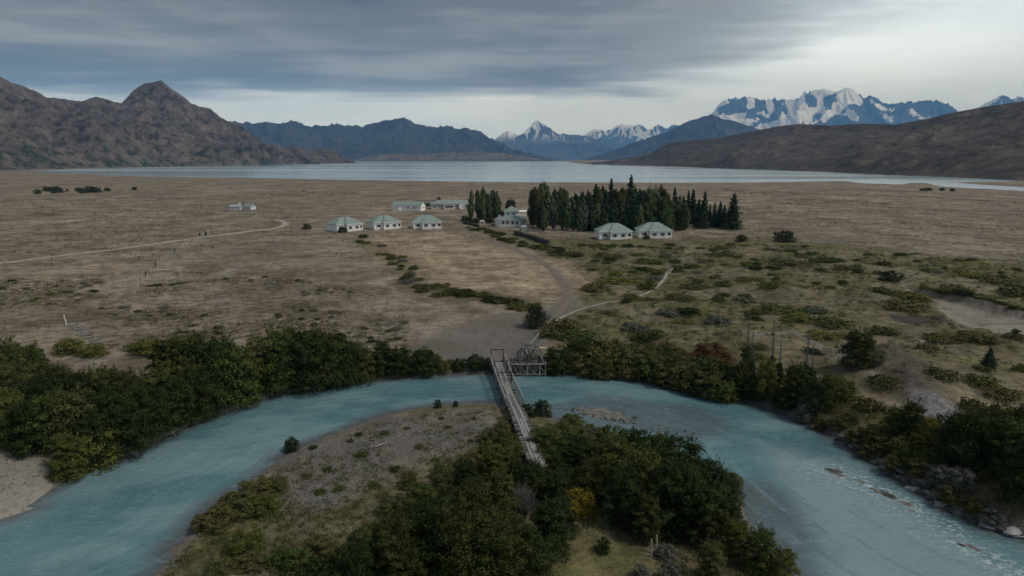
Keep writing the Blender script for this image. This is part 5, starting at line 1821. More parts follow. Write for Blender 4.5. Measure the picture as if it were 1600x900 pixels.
for a, b, h, w, m in ((790, 700, 26, 1.3, 'leaf_mid'), (770, 690, 22, 1.4, 'leaf_olive'), (795, 720, 32, 1.2, 'leaf_mid'), (760, 715, 26, 1.4, 'leaf_mid'), (740, 735, 28, 1.4, 'leaf_olive'), (700, 760, 28, 1.5, 'leaf_olive'), (660, 785, 28, 1.5, 'leaf_mid'), (620, 800, 26, 1.6, 'leaf_olive'), (690, 745, 20, 1.5, 'leaf_olive'),
                      (785, 675, 18, 1.3, 'leaf_olive'), (640, 760, 18, 1.4, 'leaf_olive'), (800, 660, 14, 1.2, 'leaf_olive'), (580, 850, 30, 1.5, 'leaf_mid'), (540, 880, 30, 1.5, 'leaf_mid'), (500, 860, 24, 1.6, 'leaf_olive'), (470, 895, 34, 1.5, 'leaf_mid'), (600, 870, 40, 1.4, 'leaf_mid'), (510, 915, 44, 1.4, 'leaf_dark')):
    tree_u(a, b, h, {'leaf_dark': 'dark', 'leaf_mid': 'green', 'leaf_olive': 'olive'}[m] + ' low bush', 'bushes left of the footbridge on the point', 'bush', m, w, cat='bush')
for a, b, h, w, m in ((370, 800, 30, 1.8, 'leaf_olive'), (345, 820, 26, 1.8, 'leaf_olive'), (400, 775, 26, 1.8, 'leaf_olive'), (430, 765, 20, 1.7, 'leaf_olive'), (380, 860, 26, 1.9, 'leaf_mid'), (320, 825, 22, 1.7, 'leaf_olive'), (415, 800, 24, 1.7, 'leaf_mid'), (395, 885, 22, 1.8, 'leaf_olive'), (340, 895, 20, 1.8, 'leaf_olive'), (440, 880, 22, 1.8, 'leaf_mid')):
    tree_u(a, b, h, {'leaf_mid': 'green', 'leaf_olive': 'olive'}[m] + ' spreading shore bush', 'bushes on the left shore of the point', 'bush', m, w, cat='bush')
for a, b, h, lab in ((456, 704, 22, 'upright dark shrub alone at the tip of the left shore'), (684, 636, 13, 'small dark shrub at the waterline above the gravel'), (712, 634, 9, 'tiny dark shrub at the waterline nearest the footbridge')):
    tree(a, b, h, lab, None, 'bush', 'leaf_dark', 0.85, cat='bush')
tree(900, 800, 36, 'autumn yellow bush beside the near end of the bridge', None, 'bush', 'leaf_yellow', 1.2, cat='bush')
tree(806, 903, 36, 'bright yellow bush at the bottom edge', None, 'bush', 'leaf_yellow', 1.0, cat='bush')
tree(942, 862, 22, 'small dark bush alone in the grassy clearing', None, 'bush', 'leaf_dark', 0.9, cat='bush')
for a, b, h, w in ((1042, 872, 22, 1.2), (1003, 903, 22, 1.0), (1050, 895, 18, 1.2), (1036, 902, 16, 1.1), (850, 770, 20, 1.0)):
    tree_u(a, b, h, 'pale grey cushion shrub', 'grey shrubs in the clearing', 'bush', 'leaf_grey', w, cat='shrub')
for a, b, h, w, sd_, lab in ((816, 818, 72, 1.0, 41, 'grey leafless shrub in the thicket below the bridge'), (850, 895, 34, 1.0, 42, 'small grey leafless shrub at the clearing edge')):
    x, y, z = on(a, b)
    hh = h / px_per_m(x, y, z) / CP
    tag(twigs(sd_, hh, hh * 0.36, 130).build('bare_shrub', M['bark_grey'], None, (x, y, z)), lab, 'shrub')

# right bank
rb = random.Random(21)
bank = smooth_line([(862, 582), (940, 587), (1000, 592), (1050, 601), (1090, 613), (1130, 621)], 4)
GB = 'bushes lining the bank right of the water wheel'
for row, (dy, hh) in enumerate(((0, 30), (-12, 30), (-24, 26), (-36, 20))):
    for k, (a, b) in enumerate(bank):
        if rb.random() < 0.12 or (row == 3 and a < 940) or (row > 0 and a < 885):
            continue
        m = rb.choice(['leaf_dark', 'leaf_mid', 'leaf_olive', 'leaf_olive', 'leaf_dark'])
        tree_u(a + rb.uniform(-8, 8), b + dy + rb.uniform(-3, 3) - 1, hh * rb.uniform(0.75, 1.25), {'leaf_dark': 'dark', 'leaf_mid': 'green', 'leaf_olive': 'olive'}[m] + ' ' + ['waterline bush', 'second-row bank bush', 'mid-slope bank bush', 'bank-top bush'][row], GB, 'bush', m, 1.35, cat='bush')
for a, b, h, w in ((1110, 562, 26, 1.7), (1095, 570, 20, 1.5), (1130, 572, 20, 1.5), (1060, 560, 16, 1.6), (1040, 548, 13, 1.8)):
    tree_u(a, b, h, 'rust red bush', 'rust red bushes', 'bush', 'leaf_rust', w, cat='bush')
for k, (a, b, h, sd_) in enumerate(((1164, 607, 124, 51), (1172, 600, 90, 56), (1203, 604, 112, 52), (1216, 602, 80, 57), (1256, 618, 116, 53), (1266, 612, 84, 54))):
    x, y, z = on(a, b)
    hh = h / px_per_m(x, y, z) / CP
    t = thing('bare_poplar', ['leafy-footed grey poplar, tallest of the bare river poplars', 'slender bare poplar beside the tallest one', 'bare poplar behind the yellow-green tree', 'short bare poplar right of the yellow-green tree', 'bare poplar right of the yellow-green tree, the taller', 'bare thin poplar at the right end of the row'][k], 'tree', (x, y, z), 0, 'bare poplars on the right bank')
    twigs(sd_, hh, hh * 0.075, 70, True).build('trunk', M['bark_grey'], t)
    v, f = poplar(sd_ + 500, hh * (0.62 if k == 0 else 0.5), hh * 0.095, 1500, 0.24, 0.1)
    obj('crown', np_mesh('crown', v, f, M['leaf_dark']), t)
tree(1196, 622, 62, 'yellow-green tree at the waterline between the bare poplars', None, 'broad', 'leaf_lime', 0.85)
for a, b, h, w, m, lab in ((1240, 632, 66, .9, 'leaf_dark', 'dark leafy tree right of the yellow-green tree'), (1150, 618, 50, 1, 'leaf_dark', 'dark tree at the waterline under the bare poplars'), (1180, 625, 40, 1, 'leaf_dark', 'dark low tree left of the yellow-green tree'),
                           (1275, 645, 56, 1, 'leaf_dark', 'dark leafy tree where the right bank turns'), (1222, 640, 36, 1.1, 'leaf_dark', 'low dark tree at the waterline below the poplars'), (1300, 630, 48, 1.1, 'leaf_mid', 'mid green tree beside the bank path'),
                           (1325, 625, 30, 1.3, 'leaf_mid', 'low mid green tree at the bend of the bank path'), (1255, 660, 34, 1.1, 'leaf_grey', 'grey-green shrub overhanging the water'), (1282, 672, 26, 1.2, 'leaf_olive', 'olive shrub at the corner of the right bank'),
                           (1340, 574, 60, 1.15, 'leaf_dark', 'big round dark tree on the right slope'), (837, 512, 36, 1.1, 'leaf_dark', 'round dark tree beside the gravel lane above the bridge'),
                           (1422, 690, 66, 1.05, 'leaf_dark', 'dark tree in front of the pale rock'), (1398, 680, 46, 1.0, 'leaf_mid', 'smaller tree left of the one before the pale rock'), (1452, 694, 44, .9, 'leaf_yellow', 'yellowing bush right of the tree before the pale rock'), (1430, 700, 26, 1.2, 'leaf_lime', 'low yellow-green bush under the tree before the pale rock')):
    tree(a, b, h, lab, None, 'broad', m, w)
GRB = 'trees at the right edge'
for a, b, h, w in ((1500, 722, 84, 1), (1540, 732, 90, 1.0), (1580, 745, 96, 1.0), (1560, 706, 80, 1), (1605, 785, 100, 1), (1520, 700, 62, 1), (1485, 700, 50, 1), (1600, 720, 86, 1), (1500, 690, 40, 1.1), (1640, 760, 110, 1.1)):
    tree_u(a, b, h, 'dark bushy tree at the right edge', GRB, 'broad', 'leaf_dark' if rb.random() < 0.65 else 'leaf_mid', w)
for a, b, h, m in ((1380, 700, 24, 'leaf_olive'), (1360, 715, 22, 'leaf_olive'), (1400, 735, 24, 'leaf_olive'), (1440, 740, 26, 'leaf_olive'), (1470, 755, 28, 'leaf_grey'), (1490, 785, 26, 'leaf_olive'), (1530, 805, 24, 'leaf_olive'), (1420, 725, 24, 'leaf_mid'), (1340, 690, 24, 'leaf_olive'), (1555, 815, 24, 'leaf_grey'), (1460, 725, 26, 'leaf_mid'), (1310, 670, 20, 'leaf_olive'), (1500, 760, 30, 'leaf_grey'), (1365, 690, 26, 'leaf_olive'), (1330, 660, 18, 'leaf_olive'), (1410, 705, 24, 'leaf_olive')):
    tree_u(a, b, h, 'scrubby rocky-bank bush', 'bushes on the rocky right bank', 'bush', m, 1.3, cat='bush')
x, y, z = on(1545, 574)
tree_at(x, y, z, 3.0, 'small dark young conifer at the edge of the sandy gully', None, 'conifer', 'leaf_conifer', 1.9, 1)
for a, b, h, w, lab in ((1225, 378, 17, 1.5, 'dark green round bush right of the grove'), (1158, 377, 10, 1.4, 'dull bush between the grove and the round bush'), (480, 358, 8, 1.6, 'dark bush left of the leftmost bungalow'), (536, 363, 8, 1.5, 'dark bush against the leftmost bungalow'), (1392, 437, 14, 1.7, 'dark rounded bush at the head of the sandy gully'),
                        (1585, 530, 16, 0.9, 'small upright shrub in the sandy gully'), (944, 374, 9, 1.5, 'bush before the left bungalow of the pair'), (1010, 374, 6, 1.6, 'low bush before the right bungalow of the pair')):
    tree(a, b, h, lab, None, 'bush', 'leaf_dark', w, cat='bush')
for a, b, h in ((59, 303, 7), (72, 299, 7), (80, 299, 7), (89, 299, 8), (94, 301, 7), (84, 302, 6), (105, 299, 4), (122, 299, 6), (130, 302, 8), (141, 301, 10), (146, 300, 8), (152, 301, 8), (168, 299, 6), (210, 297, 5), (654, 322, 5), (662, 322, 6), (669, 322, 5), (686, 312, 4),
                (1452, 298, 5), (1446, 298, 5), (1440, 298, 4), (1472, 298, 5), (1488, 299, 5)):
    tree_u(a, b, h, 'tiny far bush', 'far bushes on the plain', 'bush', 'leaf_conifer', 1.25, cat='bush')
for a, b, s, lab in ((312, 367.6, 1.0, 'small dark clump left of the fence gate on the track'), (322, 367.8, 1.3, 'larger dark clump at the fence gate on the track')):
    x, y, z = on(a, b)
    tree_at(x, y, z, s, lab, None, 'bush', 'leaf_conifer', 0.7, cat='shrub')


# ------------------------------------------------------------------ low shrubs: the largest one by one, the rest as cover
def scatter(poly, n, seed, dens=None, z=0.0):
    r = np.random.default_rng(seed)
    w = np.array(W(poly, z))
    lo, hi = w.min(0), w.max(0)
    out = np.zeros((0, 2))
    while len(out) < n:
        p = lo + (hi - lo) * r.random((max(400, 4 * n), 2))
        p = p[poly_sd([tuple(q) for q in w], p[:, 0], p[:, 1]) < 0]
        p = p[poly_sd(river_poly, p[:, 0], p[:, 1]) > 0.8]
        for q in (gully, track_up):
            pass
        if dens is not None:
            p = p[r.random(len(p)) < dens(p[:, 0], p[:, 1])]
        if len(p) == 0:
            break
        out = np.concatenate([out, p])
    out = out[:n]
    return np.concatenate([out, Z(out[:, 0], out[:, 1])[:, None]], 1)


def low_shrub(p, s, mat, label, group):
    o = obj('low_shrub', random.choice(LOW), None, (p[0], p[1], p[2] - 0.03), random.uniform(0, 6.28), (s * random.uniform(0.8, 1.5), s * random.uniform(0.8, 1.3), s * random.uniform(0.75, 1.25)))
    recolor(o, mat)
    return tag(o, uniq(('wide ' if s > 1.5 else 'small ') + CNAME[mat] + ' ' + label, *proj(*p)), 'shrub', group)


def off_tracks(x, y):
    d = np.minimum(line_d(track_up, x, y), line_d(track_right, x, y) + 1.2)
    return sstep(2.0, 3.0, d) * sstep(-0.5, 1.0, poly_sd(gully, x, y)) * sstep(-1, 1, poly_sd(outcrop, x, y))


slope_poly = [(870, 540), (860, 505), (930, 455), (905, 425), (830, 388), (900, 384), (1200, 384), (1420, 395), (1640, 420), (1640, 640), (1480, 625), (1300, 595), (1130, 560), (1000, 545)]
clump = lambda x, y: sstep(0.42, 0.60, fbm(x / 9, y / 9, 4, 50)) * off_tracks(x, y) + 0.05 * off_tracks(x, y)
for p in scatter(slope_poly, 150, 1, clump):
    m = random.choice(['leaf_olive', 'leaf_olive', 'leaf_olive', 'leaf_mid', 'leaf_mid', 'leaf_dark', 'leaf_lime', 'leaf_grey'])
    low_shrub(p, random.uniform(1.0, 2.3), m, 'slope shrub', 'low shrubs on the right slope')
for a, b, wpx, m in ((960, 440, 95, 'leaf_lime'), (930, 452, 60, 'leaf_olive'), (1085, 452, 70, 'leaf_olive'), (1060, 470, 70, 'leaf_olive'), (1235, 412, 80, 'leaf_olive'), (1290, 408, 60, 'leaf_mid'), (1320, 420, 50, 'leaf_olive'), (1420, 466, 80, 'leaf_lime'), (1410, 482, 90, 'leaf_olive'), (1215, 487, 100, 'leaf_mid'), (1250, 502, 70, 'leaf_lime'),
                     (1170, 440, 60, 'leaf_olive'), (880, 512, 80, 'leaf_olive'), (900, 528, 90, 'leaf_mid'), (860, 525, 60, 'leaf_olive'), (1300, 508, 70, 'leaf_mid'), (1290, 528, 80, 'leaf_lime'), (1380, 520, 60, 'leaf_olive'), (1470, 530, 70, 'leaf_olive'), (1520, 533, 70, 'leaf_olive'), (1560, 440, 90, 'leaf_olive'), (1510, 430, 80, 'leaf_lime'), (1590, 460, 80, 'leaf_olive'),
                     (1490, 455, 70, 'leaf_olive'), (1010, 410, 60, 'leaf_mid'), (950, 402, 60, 'leaf_olive'), (1130, 400, 70, 'leaf_olive'), (1040, 492, 50, 'leaf_grey'), (1120, 505, 50, 'leaf_grey'), (990, 515, 50, 'leaf_grey'), (1470, 590, 70, 'leaf_olive'), (1530, 600, 70, 'leaf_mid'), (1570, 620, 70, 'leaf_olive'), (1380, 600, 60, 'leaf_olive'), (1360, 640, 60, 'leaf_olive'), (1520, 640, 60, 'leaf_olive')):
    p = on(a, b)
    w_ = wpx / px_per_m(*p) / 2.2
    o = obj('shrub_patch', random.choice(LOW), None, (p[0], p[1], p[2] - 0.05), random.uniform(-0.2, 0.2), (w_, w_ * random.uniform(0.7, 1.1), random.uniform(1.8, 2.8)))
    recolor(o, m)
    tag(o, uniq({'leaf_lime': 'broad yellow-green shrub patch', 'leaf_olive': 'broad olive shrub patch', 'leaf_mid': 'broad green shrub patch', 'leaf_grey': 'broad grey-green shrub patch'}[m], a, b), 'shrub', 'shrub patches on the right slope')
for a, b in smooth_line([(1440, 450), (1480, 462), (1520, 475), (1560, 484), (1612, 494)], 5):
    p = on(a, b - 1.5)
    low_shrub(p, random.uniform(0.7, 1.2), random.choice(['leaf_dark', 'leaf_olive']), 'gully-lip tussock', 'tussocks along the gully lip')
strip = smooth_line([(560, 374), (600, 398), (640, 425), (650, 448), (700, 457), (760, 466), (830, 478)], 8)
for a, b in strip:
    for _ in range(1):
        p = on(a + random.uniform(-14, 14), b + random.uniform(-7, 7))
        low_shrub(p, random.uniform(1.2, 2.4), random.choice(['leaf_olive', 'leaf_mid', 'leaf_dark', 'leaf_olive', 'leaf_grey']), 'meadow-edge shrub', 'low shrubs of the green strip')
edge2 = smooth_line([(735, 356), (775, 368), (810, 380), (850, 388), (900, 396)], 8)
for a, b in edge2:
    p = on(a + random.uniform(-8, 8), b + random.uniform(-4, 6))
    low_shrub(p, random.uniform(1.3, 2.6), random.choice(['leaf_olive', 'leaf_mid', 'leaf_dark']), 'wall-bank shrub', 'low shrubs below the rubble wall')
plain_left = [(-20, 440), (300, 425), (520, 440), (640, 480), (640, 540), (420, 535), (200, 545), (-20, 530)]
for p in scatter(plain_left, 90, 4, lambda x, y: sstep(0.42, 0.6, fbm(x / 14, y / 14, 3, 52))):
    low_shrub(p, random.uniform(0.6, 1.1), random.choice(['leaf_olive', 'leaf_grey', 'leaf_olive', 'leaf_dark']), 'plain cushion shrub', 'low shrubs on the left plain')


for a, b, wpx in ((565, 712, 30), (602, 678, 22), (512, 735, 26), (640, 745, 30), (560, 680, 18), (548, 690, 16), (700, 668, 16), (735, 690, 14), (655, 700, 18), (618, 735, 26), (585, 760, 30), (490, 700, 20), (500, 770, 30), (480, 745, 24), (690, 655, 12), (680, 720, 20), (740, 655, 12), (530, 765, 26), (636, 670, 14)):
    p = on(a, b)
    w_ = wpx / px_per_m(*p) / 2.2
    o = obj('low_shrub', random.choice(LOW), None, (p[0], p[1], p[2] - 0.03), random.uniform(0, 6.28), (w_, w_ * 0.85, max(0.7, w_ * 0.9)))
    m = random.choice(['leaf_olive', 'leaf_dark', 'leaf_mid'])
    recolor(o, m)
    tag(o, uniq(CNAME[m] + ' cushion shrub on the gravel', a, b), 'shrub', 'cushion shrubs on the gravel')


def cover(name, label, pts, hmin, hmax, nleaf, size, mat, seed, wide=1.3):
    """uncountable low growth: one mesh of leaf clumps"""
    r = np.random.default_rng(seed)
    k = len(pts)
    s = hmin + (hmax - hmin) * r.random(k) ** 2
    d = sph(k * nleaf, r)
    d[:, 2] = np.abs(d[:, 2])
    ss = np.repeat(s, nleaf)[:, None]
    q = (0.45 + 0.6 * r.random((k * nleaf, 1)))
    el = np.repeat(r.uniform(0.7, 1.6, (k, 2)), nleaf, 0)
    c = np.repeat(pts, nleaf, 0) + d * q * ss * np.concatenate([el * wide, np.ones((k * nleaf, 1))], 1)
    n = d + r.normal(size=d.shape) * 0.5 + np.array([0, 0, 0.4])
    sz = np.minimum(ss * 0.55, size)
    v, f = leaves(c, n, sz, r)
    return tag(obj(name, np_mesh(name, v, f, M[mat])), label, kind='stuff')


sp = scatter(slope_poly, 2900, 11, lambda x, y: (0.15 + sstep(0.38, 0.6, fbm(x / 9, y / 9, 4, 50))) * off_tracks(x, y))
cover('undergrowth', 'low olive growth covering the right slope', sp[:1700], 0.2, 0.8, 44, 0.22, 'leaf_olive', 1)
cover('undergrowth', 'greyish heath growth on the right slope', sp[1700:2250], 0.2, 0.7, 40, 0.22, 'leaf_grey', 2)
cover('undergrowth', 'fresh green growth on the right slope', sp[2250:], 0.25, 0.8, 44, 0.22, 'leaf_mid', 3)
pl_ = scatter(plain_left, 4200, 12, lambda x, y: 0.1 + sstep(0.42, 0.62, fbm(x / 14, y / 14, 3, 52)))
cover('undergrowth', 'scattered olive tufts on the left plain', pl_[:3000], 0.16, 0.62, 22, 0.2, 'leaf_olive', 4)
cover('undergrowth', 'scattered grey tufts on the left plain', pl_[3000:], 0.15, 0.5, 22, 0.2, 'leaf_grey', 5)
fr = scatter([(1130, 292), (1350, 290), (1640, 302), (1640, 365), (1300, 352), (1150, 345)], 3200, 13, lambda x, y: 0.08 + sstep(0.45, 0.6, fbm(x / 60, y / 60, 3, 53)))
cover('undergrowth', 'dark dots of scrub on the far right plain', fr, 0.3, 1.1, 10, 0.5, 'leaf_olive', 6, 1.8)
fl = scatter([(-40, 300), (500, 296), (720, 300), (720, 345), (500, 350), (300, 400), (-40, 440)], 3600, 14, lambda x, y: 0.08 + sstep(0.48, 0.62, fbm(x / 50, y / 50, 3, 54)))
cover('undergrowth', 'dark dots of scrub on the far left plain', fl, 0.25, 1.0, 10, 0.5, 'leaf_olive', 7, 1.6)
md = scatter([(470, 360), (1300, 352), (1640, 375), (1640, 425), (1200, 385), (900, 380), (700, 375), (520, 420)], 1500, 15)
cover('undergrowth', 'sparse tufts around the houses', md, 0.15, 0.65, 14, 0.35, 'leaf_olive', 8, 1.5)

pen_poly = [(240, 899), (300, 830), (440, 722), (590, 660), (700, 640), (780, 642), (900, 675), (1020, 722), (1130, 760), (1200, 860), (1240, 899)]
nb = lambda x, y: sstep(-1.0, 2.0, poly_sd(bar_pen, x, y)) * sstep(-1.5, 1.0, poly_sd(grasslawn, x, y))
pp = scatter(pen_poly, 3300, 16, lambda x, y: nb(x, y) * (0.25 + sstep(0.35, 0.6, fbm(x / 5, y / 5, 3, 55))), -1.2)
cover('undergrowth', 'low green plants carpeting the point', pp[:1700], 0.12, 0.50, 30, 0.15, 'leaf_olive', 9)
cover('undergrowth', 'fresh green plants carpeting the point', pp[1700:2700], 0.12, 0.6, 30, 0.15, 'leaf_mid', 10)
cover('undergrowth', 'dry straw plants on the point', pp[2700:], 0.1, 0.35, 24, 0.14, 'leaf_straw', 11)
bp = scatter([(440, 770), (470, 692), (560, 664), (700, 638), (775, 640), (785, 670), (700, 718), (600, 760), (500, 800)], 520, 17, lambda x, y: sstep(0.35, 0.6, fbm(x / 4, y / 4, 3, 56)), -1.3)
cover('undergrowth', 'small dark cushions on the grey gravel', bp, 0.1, 0.42, 40, 0.13, 'leaf_olive', 12, 2.0)
lw = scatter([(845, 899), (870, 850), (905, 826), (960, 840), (1010, 852), (1030, 899)], 420, 18, None, -1.0)
cover('grass', 'short dry grass in the clearing', lw, 0.05, 0.22, 14, 0.12, 'leaf_straw', 13, 1.6)
for k, (poly, n_, m, lab) in enumerate((([(60, 700), (250, 600), (400, 560), (640, 556), (770, 566), (770, 580), (560, 596), (400, 625), (240, 690), (90, 750)], 700, 'leaf_olive', 'rough grass under the left bank trees'),
                                       ([(1100, 560), (1330, 620), (1600, 720), (1600, 830), (1480, 790), (1350, 705), (1250, 650), (1100, 610)], 900, 'leaf_olive', 'rough growth on the rocky right bank'),
                                       ([(860, 530), (1100, 560), (1100, 610), (1000, 590), (860, 580)], 420, 'leaf_mid', 'rough growth between the right bank bushes'))):
    cover('undergrowth', lab, scatter(poly, n_, 30 + k), 0.15, 0.55, 30, 0.18, m, 30 + k)

# ------------------------------------------------------------------ rocks
ROCKS = [rock_mesh('rock', 60 + i, (0.55, 0.7, 0.45, 0.6)[i], M['rock']) for i in range(4)]
SLABS = [rock_mesh('slab', 80 + i, 0.28, M['rock_pale' if i % 2 else 'rock']) for i in range(4)]
rb = random.Random(31)
# gravel bar standing out of the stream
bw = W([(893, 638), (912, 634), (945, 636), (972, 644), (998, 655), (985, 661), (955, 657), (920, 651), (900, 647)], WATER)
bx, by = np.meshgrid(np.linspace(min(p[0] for p in bw) - 1, max(p[0] for p in bw) + 1, 70), np.linspace(min(p[1] for p in bw) - 1, max(p[1] for p in bw) + 1, 40))
bd = poly_sd(bw, bx.ravel(), by.ravel()) + (fbm(bx.ravel() / 1.2, by.ravel() / 1.2, 4, 90) - 0.5) * 1.6
bz = WATER + 0.30 * sstep(0.2, -1.3, bd) * (0.55 + 0.9 * fbm(bx.ravel() / 0.5, by.ravel() / 0.5, 3, 91)) - 0.12 - 0.3 * sstep(0.0, 1.0, bd)
M['bar'] = soil('wet river gravel', (0.13, 0.12, 0.105), (0.26, 0.245, 0.215))
bme = np_mesh('gravel_bar', np.stack([bx.ravel(), by.ravel(), bz], -1), grid_faces(70, 40), M['bar'], True)
tag(obj('gravel_bar', bme), 'small gravel bar standing out of the shallow stream', kind='structure')
for i in range(58):
    a, b = rb.uniform(890, 1000), 0
    b = 641 + (a - 895) * 0.16 + rb.uniform(-6, 7)
    x, y = at(a, b, WATER)
    if float(poly_sd(bw, np.array([x]), np.array([y]))[0]) > 0.15:
        continue
    s = rb.uniform(0.10, 0.30)
    o = obj('rock', rb.choice(ROCKS), None, (x, y, WATER + 0.10), rb.uniform(0, 6), (s, s * rb.uniform(.7, 1), s * rb.uniform(.7, 1.1)))
    recolor(o, 'rock_dark' if rb.random() < 0.35 else 'rock')
    tag(o, 'small rock on the gravel bar in the stream', 'rock', 'rocks on the gravel bar')
for a, b, s, lab in ((930, 650.5, 0.42, 'largest brown rock at the left end of the gravel bar'), (898, 645.5, 0.2, None), (906, 646.5, 0.26, None), (911, 647, 0.2, None), (915, 645, 0.22, None), (991, 662, 0.32, 'dark rock alone off the right tip of the gravel bar'), (961, 657, 0.4, None), (946, 654, 0.34, None)):
    x, y = at(a, b, WATER)
    o = obj('rock', rb.choice(ROCKS), None, (x, y, WATER + 0.02), rb.uniform(0, 6), (s, s * 0.8, s))
    recolor(o, 'rock_dark')
    tag(o, lab or 'dark rock at the waterline of the gravel bar', 'rock', 'rocks on the gravel bar')
# rocks of the riffle
rl = np.array(riff)
rl = rl[:-2]
qs = np.linspace(0, 1, 220)
qq = np.concatenate([[0], np.cumsum(np.hypot(*np.diff(rl, axis=0).T))])
rx_, ry_ = np.interp(qs * qq[-1], qq, rl[:, 0]), np.interp(qs * qq[-1], qq, rl[:, 1])
tx_, ty_ = np.gradient(rx_), np.gradient(ry_)
tl_ = np.hypot(tx_, ty_)
V = []
for o_ in np.linspace(-1, 1, 9):
    wv = 0.75 * o_ * (0.5 + fbm(qs * 30, qs * 0, 3, 95))
    xx, yy = rx_ - ty_ / tl_ * wv, ry_ + tx_ / tl_ * wv
    V.append(np.stack([xx, yy, WATER + (1 - abs(o_) ** 1.5) * 0.34 * (fbm(xx / 1.3, yy / 1.3, 4, 96) - 0.44) * 2.2 - 0.05 - 0.2 * abs(o_) ** 3], -1))
rme = np_mesh('gravel_ridge', np.stack(V, 0).reshape(-1, 3), grid_faces(220, 9), M['bar'], True)
tag(obj('gravel_ridge', rme), 'thin gravel ridge breaking the water along the riffle', kind='structure')
for a, b, s in ((1296, 734, 0.62), (1304, 736.5, 0.7), (1311, 737, 0.5), (1308, 733, 0.4), (1381, 770, 0.65), (1388, 774, 0.75), (1393, 777, 0.5), (1425, 798, 0.36), (1503, 852, 0.45)):
    x, y = at(a, b, WATER)
    o = obj('rock', rb.choice(ROCKS), None, (x, y, WATER + 0.0), rb.uniform(-0.9, -0.4), (s, s * 0.55, s * 0.45))
    recolor(o, 'rock_dark' if rb.random() < 0.6 else 'rock')
    tag(o, 'dark rock breaking the surface in the ' + ('upper' if a < 1320 else 'middle' if a < 1405 else 'lower') + ' riffle', 'rock', 'rocks in the riffle')
# ledges along the right waterline
led = smooth_line([(1312, 690), (1350, 712), (1392, 742), (1440, 771), (1500, 806), (1550, 827), (1595, 842)], 7)
for k, (a, b) in enumerate(led):
    x, y, z = on(a + rb.uniform(-3, 8), b - rb.uniform(0, 6))
    s = rb.uniform(0.5, 1.15)
    o = obj('rock_slab', rb.choice(SLABS), None, (x, y, max(z, WATER) + 0.03), 0, (s, s * rb.uniform(.4, .7), s * rb.uniform(.7, 1.2)))
    o.rotation_euler = (rb.uniform(-.15, .15), rb.uniform(-.2, .05), -0.75 + rb.uniform(-.3, .3))
    if rb.random() < 0.45:
        recolor(o, 'rock_dark')
    tag(o, uniq('flat waterline slab', a, b), 'rock', 'slabs of the right waterline')
for a, b, s, m in ((1410, 735, 0.9, 'rock'), (1450, 755, 1.0, 'rock_dark'), (1500, 790, 1.1, 'rock_dark'), (1540, 815, 1.0, 'rock'), (1580, 832, 0.9, 'rock_pale'), (1470, 775, 0.9, 'rock_dark'), (1345, 695, 1.2, 'rock_dark'), (1325, 688, 1.2, 'rock_dark'), (1370, 712, 0.8, 'rock_dark'), (1560, 820, 1.0, 'rock_dark'), (1525, 812, 0.9, 'rock_dark'), (1430, 720, 1.0, 'rock_dark'), (1480, 760, 1.0, 'rock')):
    x, y, z = on(a, b)
    o = obj('boulder', rb.choice(ROCKS), None, (x, y, z + 0.05), rb.uniform(0, 6), (s * 1.3, s, s * 0.7))
    recolor(o, m)
    tag(o, uniq({'rock': 'grey', 'rock_dark': 'dark', 'rock_pale': 'pale'}[m] + ' bank boulder', a, b), 'rock', 'boulders of the right bank')
for a, b, s, lab in ((1440, 534, .55, 'pale boulder left of the long bush by the gully'), (1468, 535, .5, 'pale boulder under the long bush by the gully'), (1393, 504, .45, 'white boulder left of the dark pit'), (1380, 512, .35, 'small white boulder below the dark pit'), (1387, 640, 0.5, 'white stone at the end of the bank path')):
    x, y, z = on(a, b)
    o = obj('boulder', rb.choice(ROCKS), None, (x, y, z + 0.05), rb.uniform(0, 6), (s, s * .8, s * 0.8))
    recolor(o, 'rock_pale')
    tag(o, lab, 'rock')
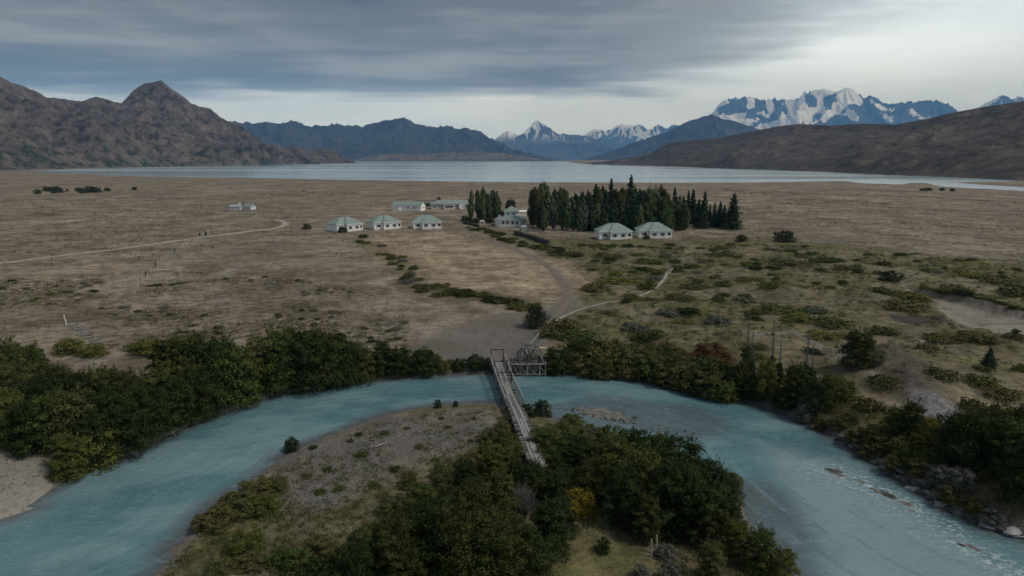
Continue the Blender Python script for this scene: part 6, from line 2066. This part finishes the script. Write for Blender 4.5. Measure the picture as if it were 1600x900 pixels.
# pebbles on gravel and shore, one mass
r = np.random.default_rng(77)
pb = np.concatenate([scatter([(440, 770), (470, 692), (560, 664), (700, 638), (775, 640), (785, 670), (700, 718), (600, 760), (500, 800)], 5200, 40, None, -1.3),
                     scatter([(1300, 690), (1600, 835), (1600, 800), (1450, 740), (1320, 665)], 900, 41, None, -1.0),
                     scatter([(0, 712), (70, 715), (78, 762), (40, 793), (0, 810)], 500, 42, None, -1.6),
                     scatter([(700, 560), (780, 520), (860, 500), (850, 540), (790, 575)], 900, 43, None, 0)])
k = len(pb)
ico = np.array([(1, 0, 0), (-0.5, 0.87, 0), (-0.5, -0.87, 0), (0.2, 0.1, 0.75)])
s = (0.05 + 0.13 * r.random((k, 1, 1)) ** 3)
a = r.uniform(0, 6.28, k)
rot = np.stack([np.stack([np.cos(a), -np.sin(a), 0 * a], -1), np.stack([np.sin(a), np.cos(a), 0 * a], -1), np.stack([0 * a, 0 * a, 1 + 0 * a], -1)], 1)
v = np.einsum('kij,vj->kvi', rot, ico) * s + pb[:, None, :]
f = np.array([(0, 1, 3), (1, 2, 3), (2, 0, 3)])[None] + 4 * np.arange(k)[:, None, None]
t = NT('pebbles')
g = t.node('ShaderNodeNewGeometry')
M['pebble'] = t.done(t.mix(g.outputs['Random Per Island'], (0.07, 0.065, 0.06), (0.25, 0.235, 0.215)), 0.85, 0.2)
tag(obj('gravel', np_mesh('gravel', v.reshape(-1, 3), f.reshape(-1, 3), M['pebble'])), 'loose grey pebbles of the river gravel', kind='stuff')
# driftwood
for a, b, ln, rz, lab in ((755, 648, 2.0, 0.5, 'pale driftwood branch beside the footbridge'), (600, 695, 2.4, 0.7, 'pale driftwood log on the gravel')):
    x, y, z = on(a, b)
    o = MB().tube([(-ln / 2, 0, 0.1), (0, 0.12, 0.14), (ln / 2, -0.05, 0.08)], [0.10, 0.085, 0.03], 6).tube([(0.2, 0.1, 0.12), (0.7, 0.55, 0.22)], [0.05, 0.02], 5).build('driftwood', M['wood_pale'], None, (x, y, z), rz)
    tag(o, lab, 'driftwood')
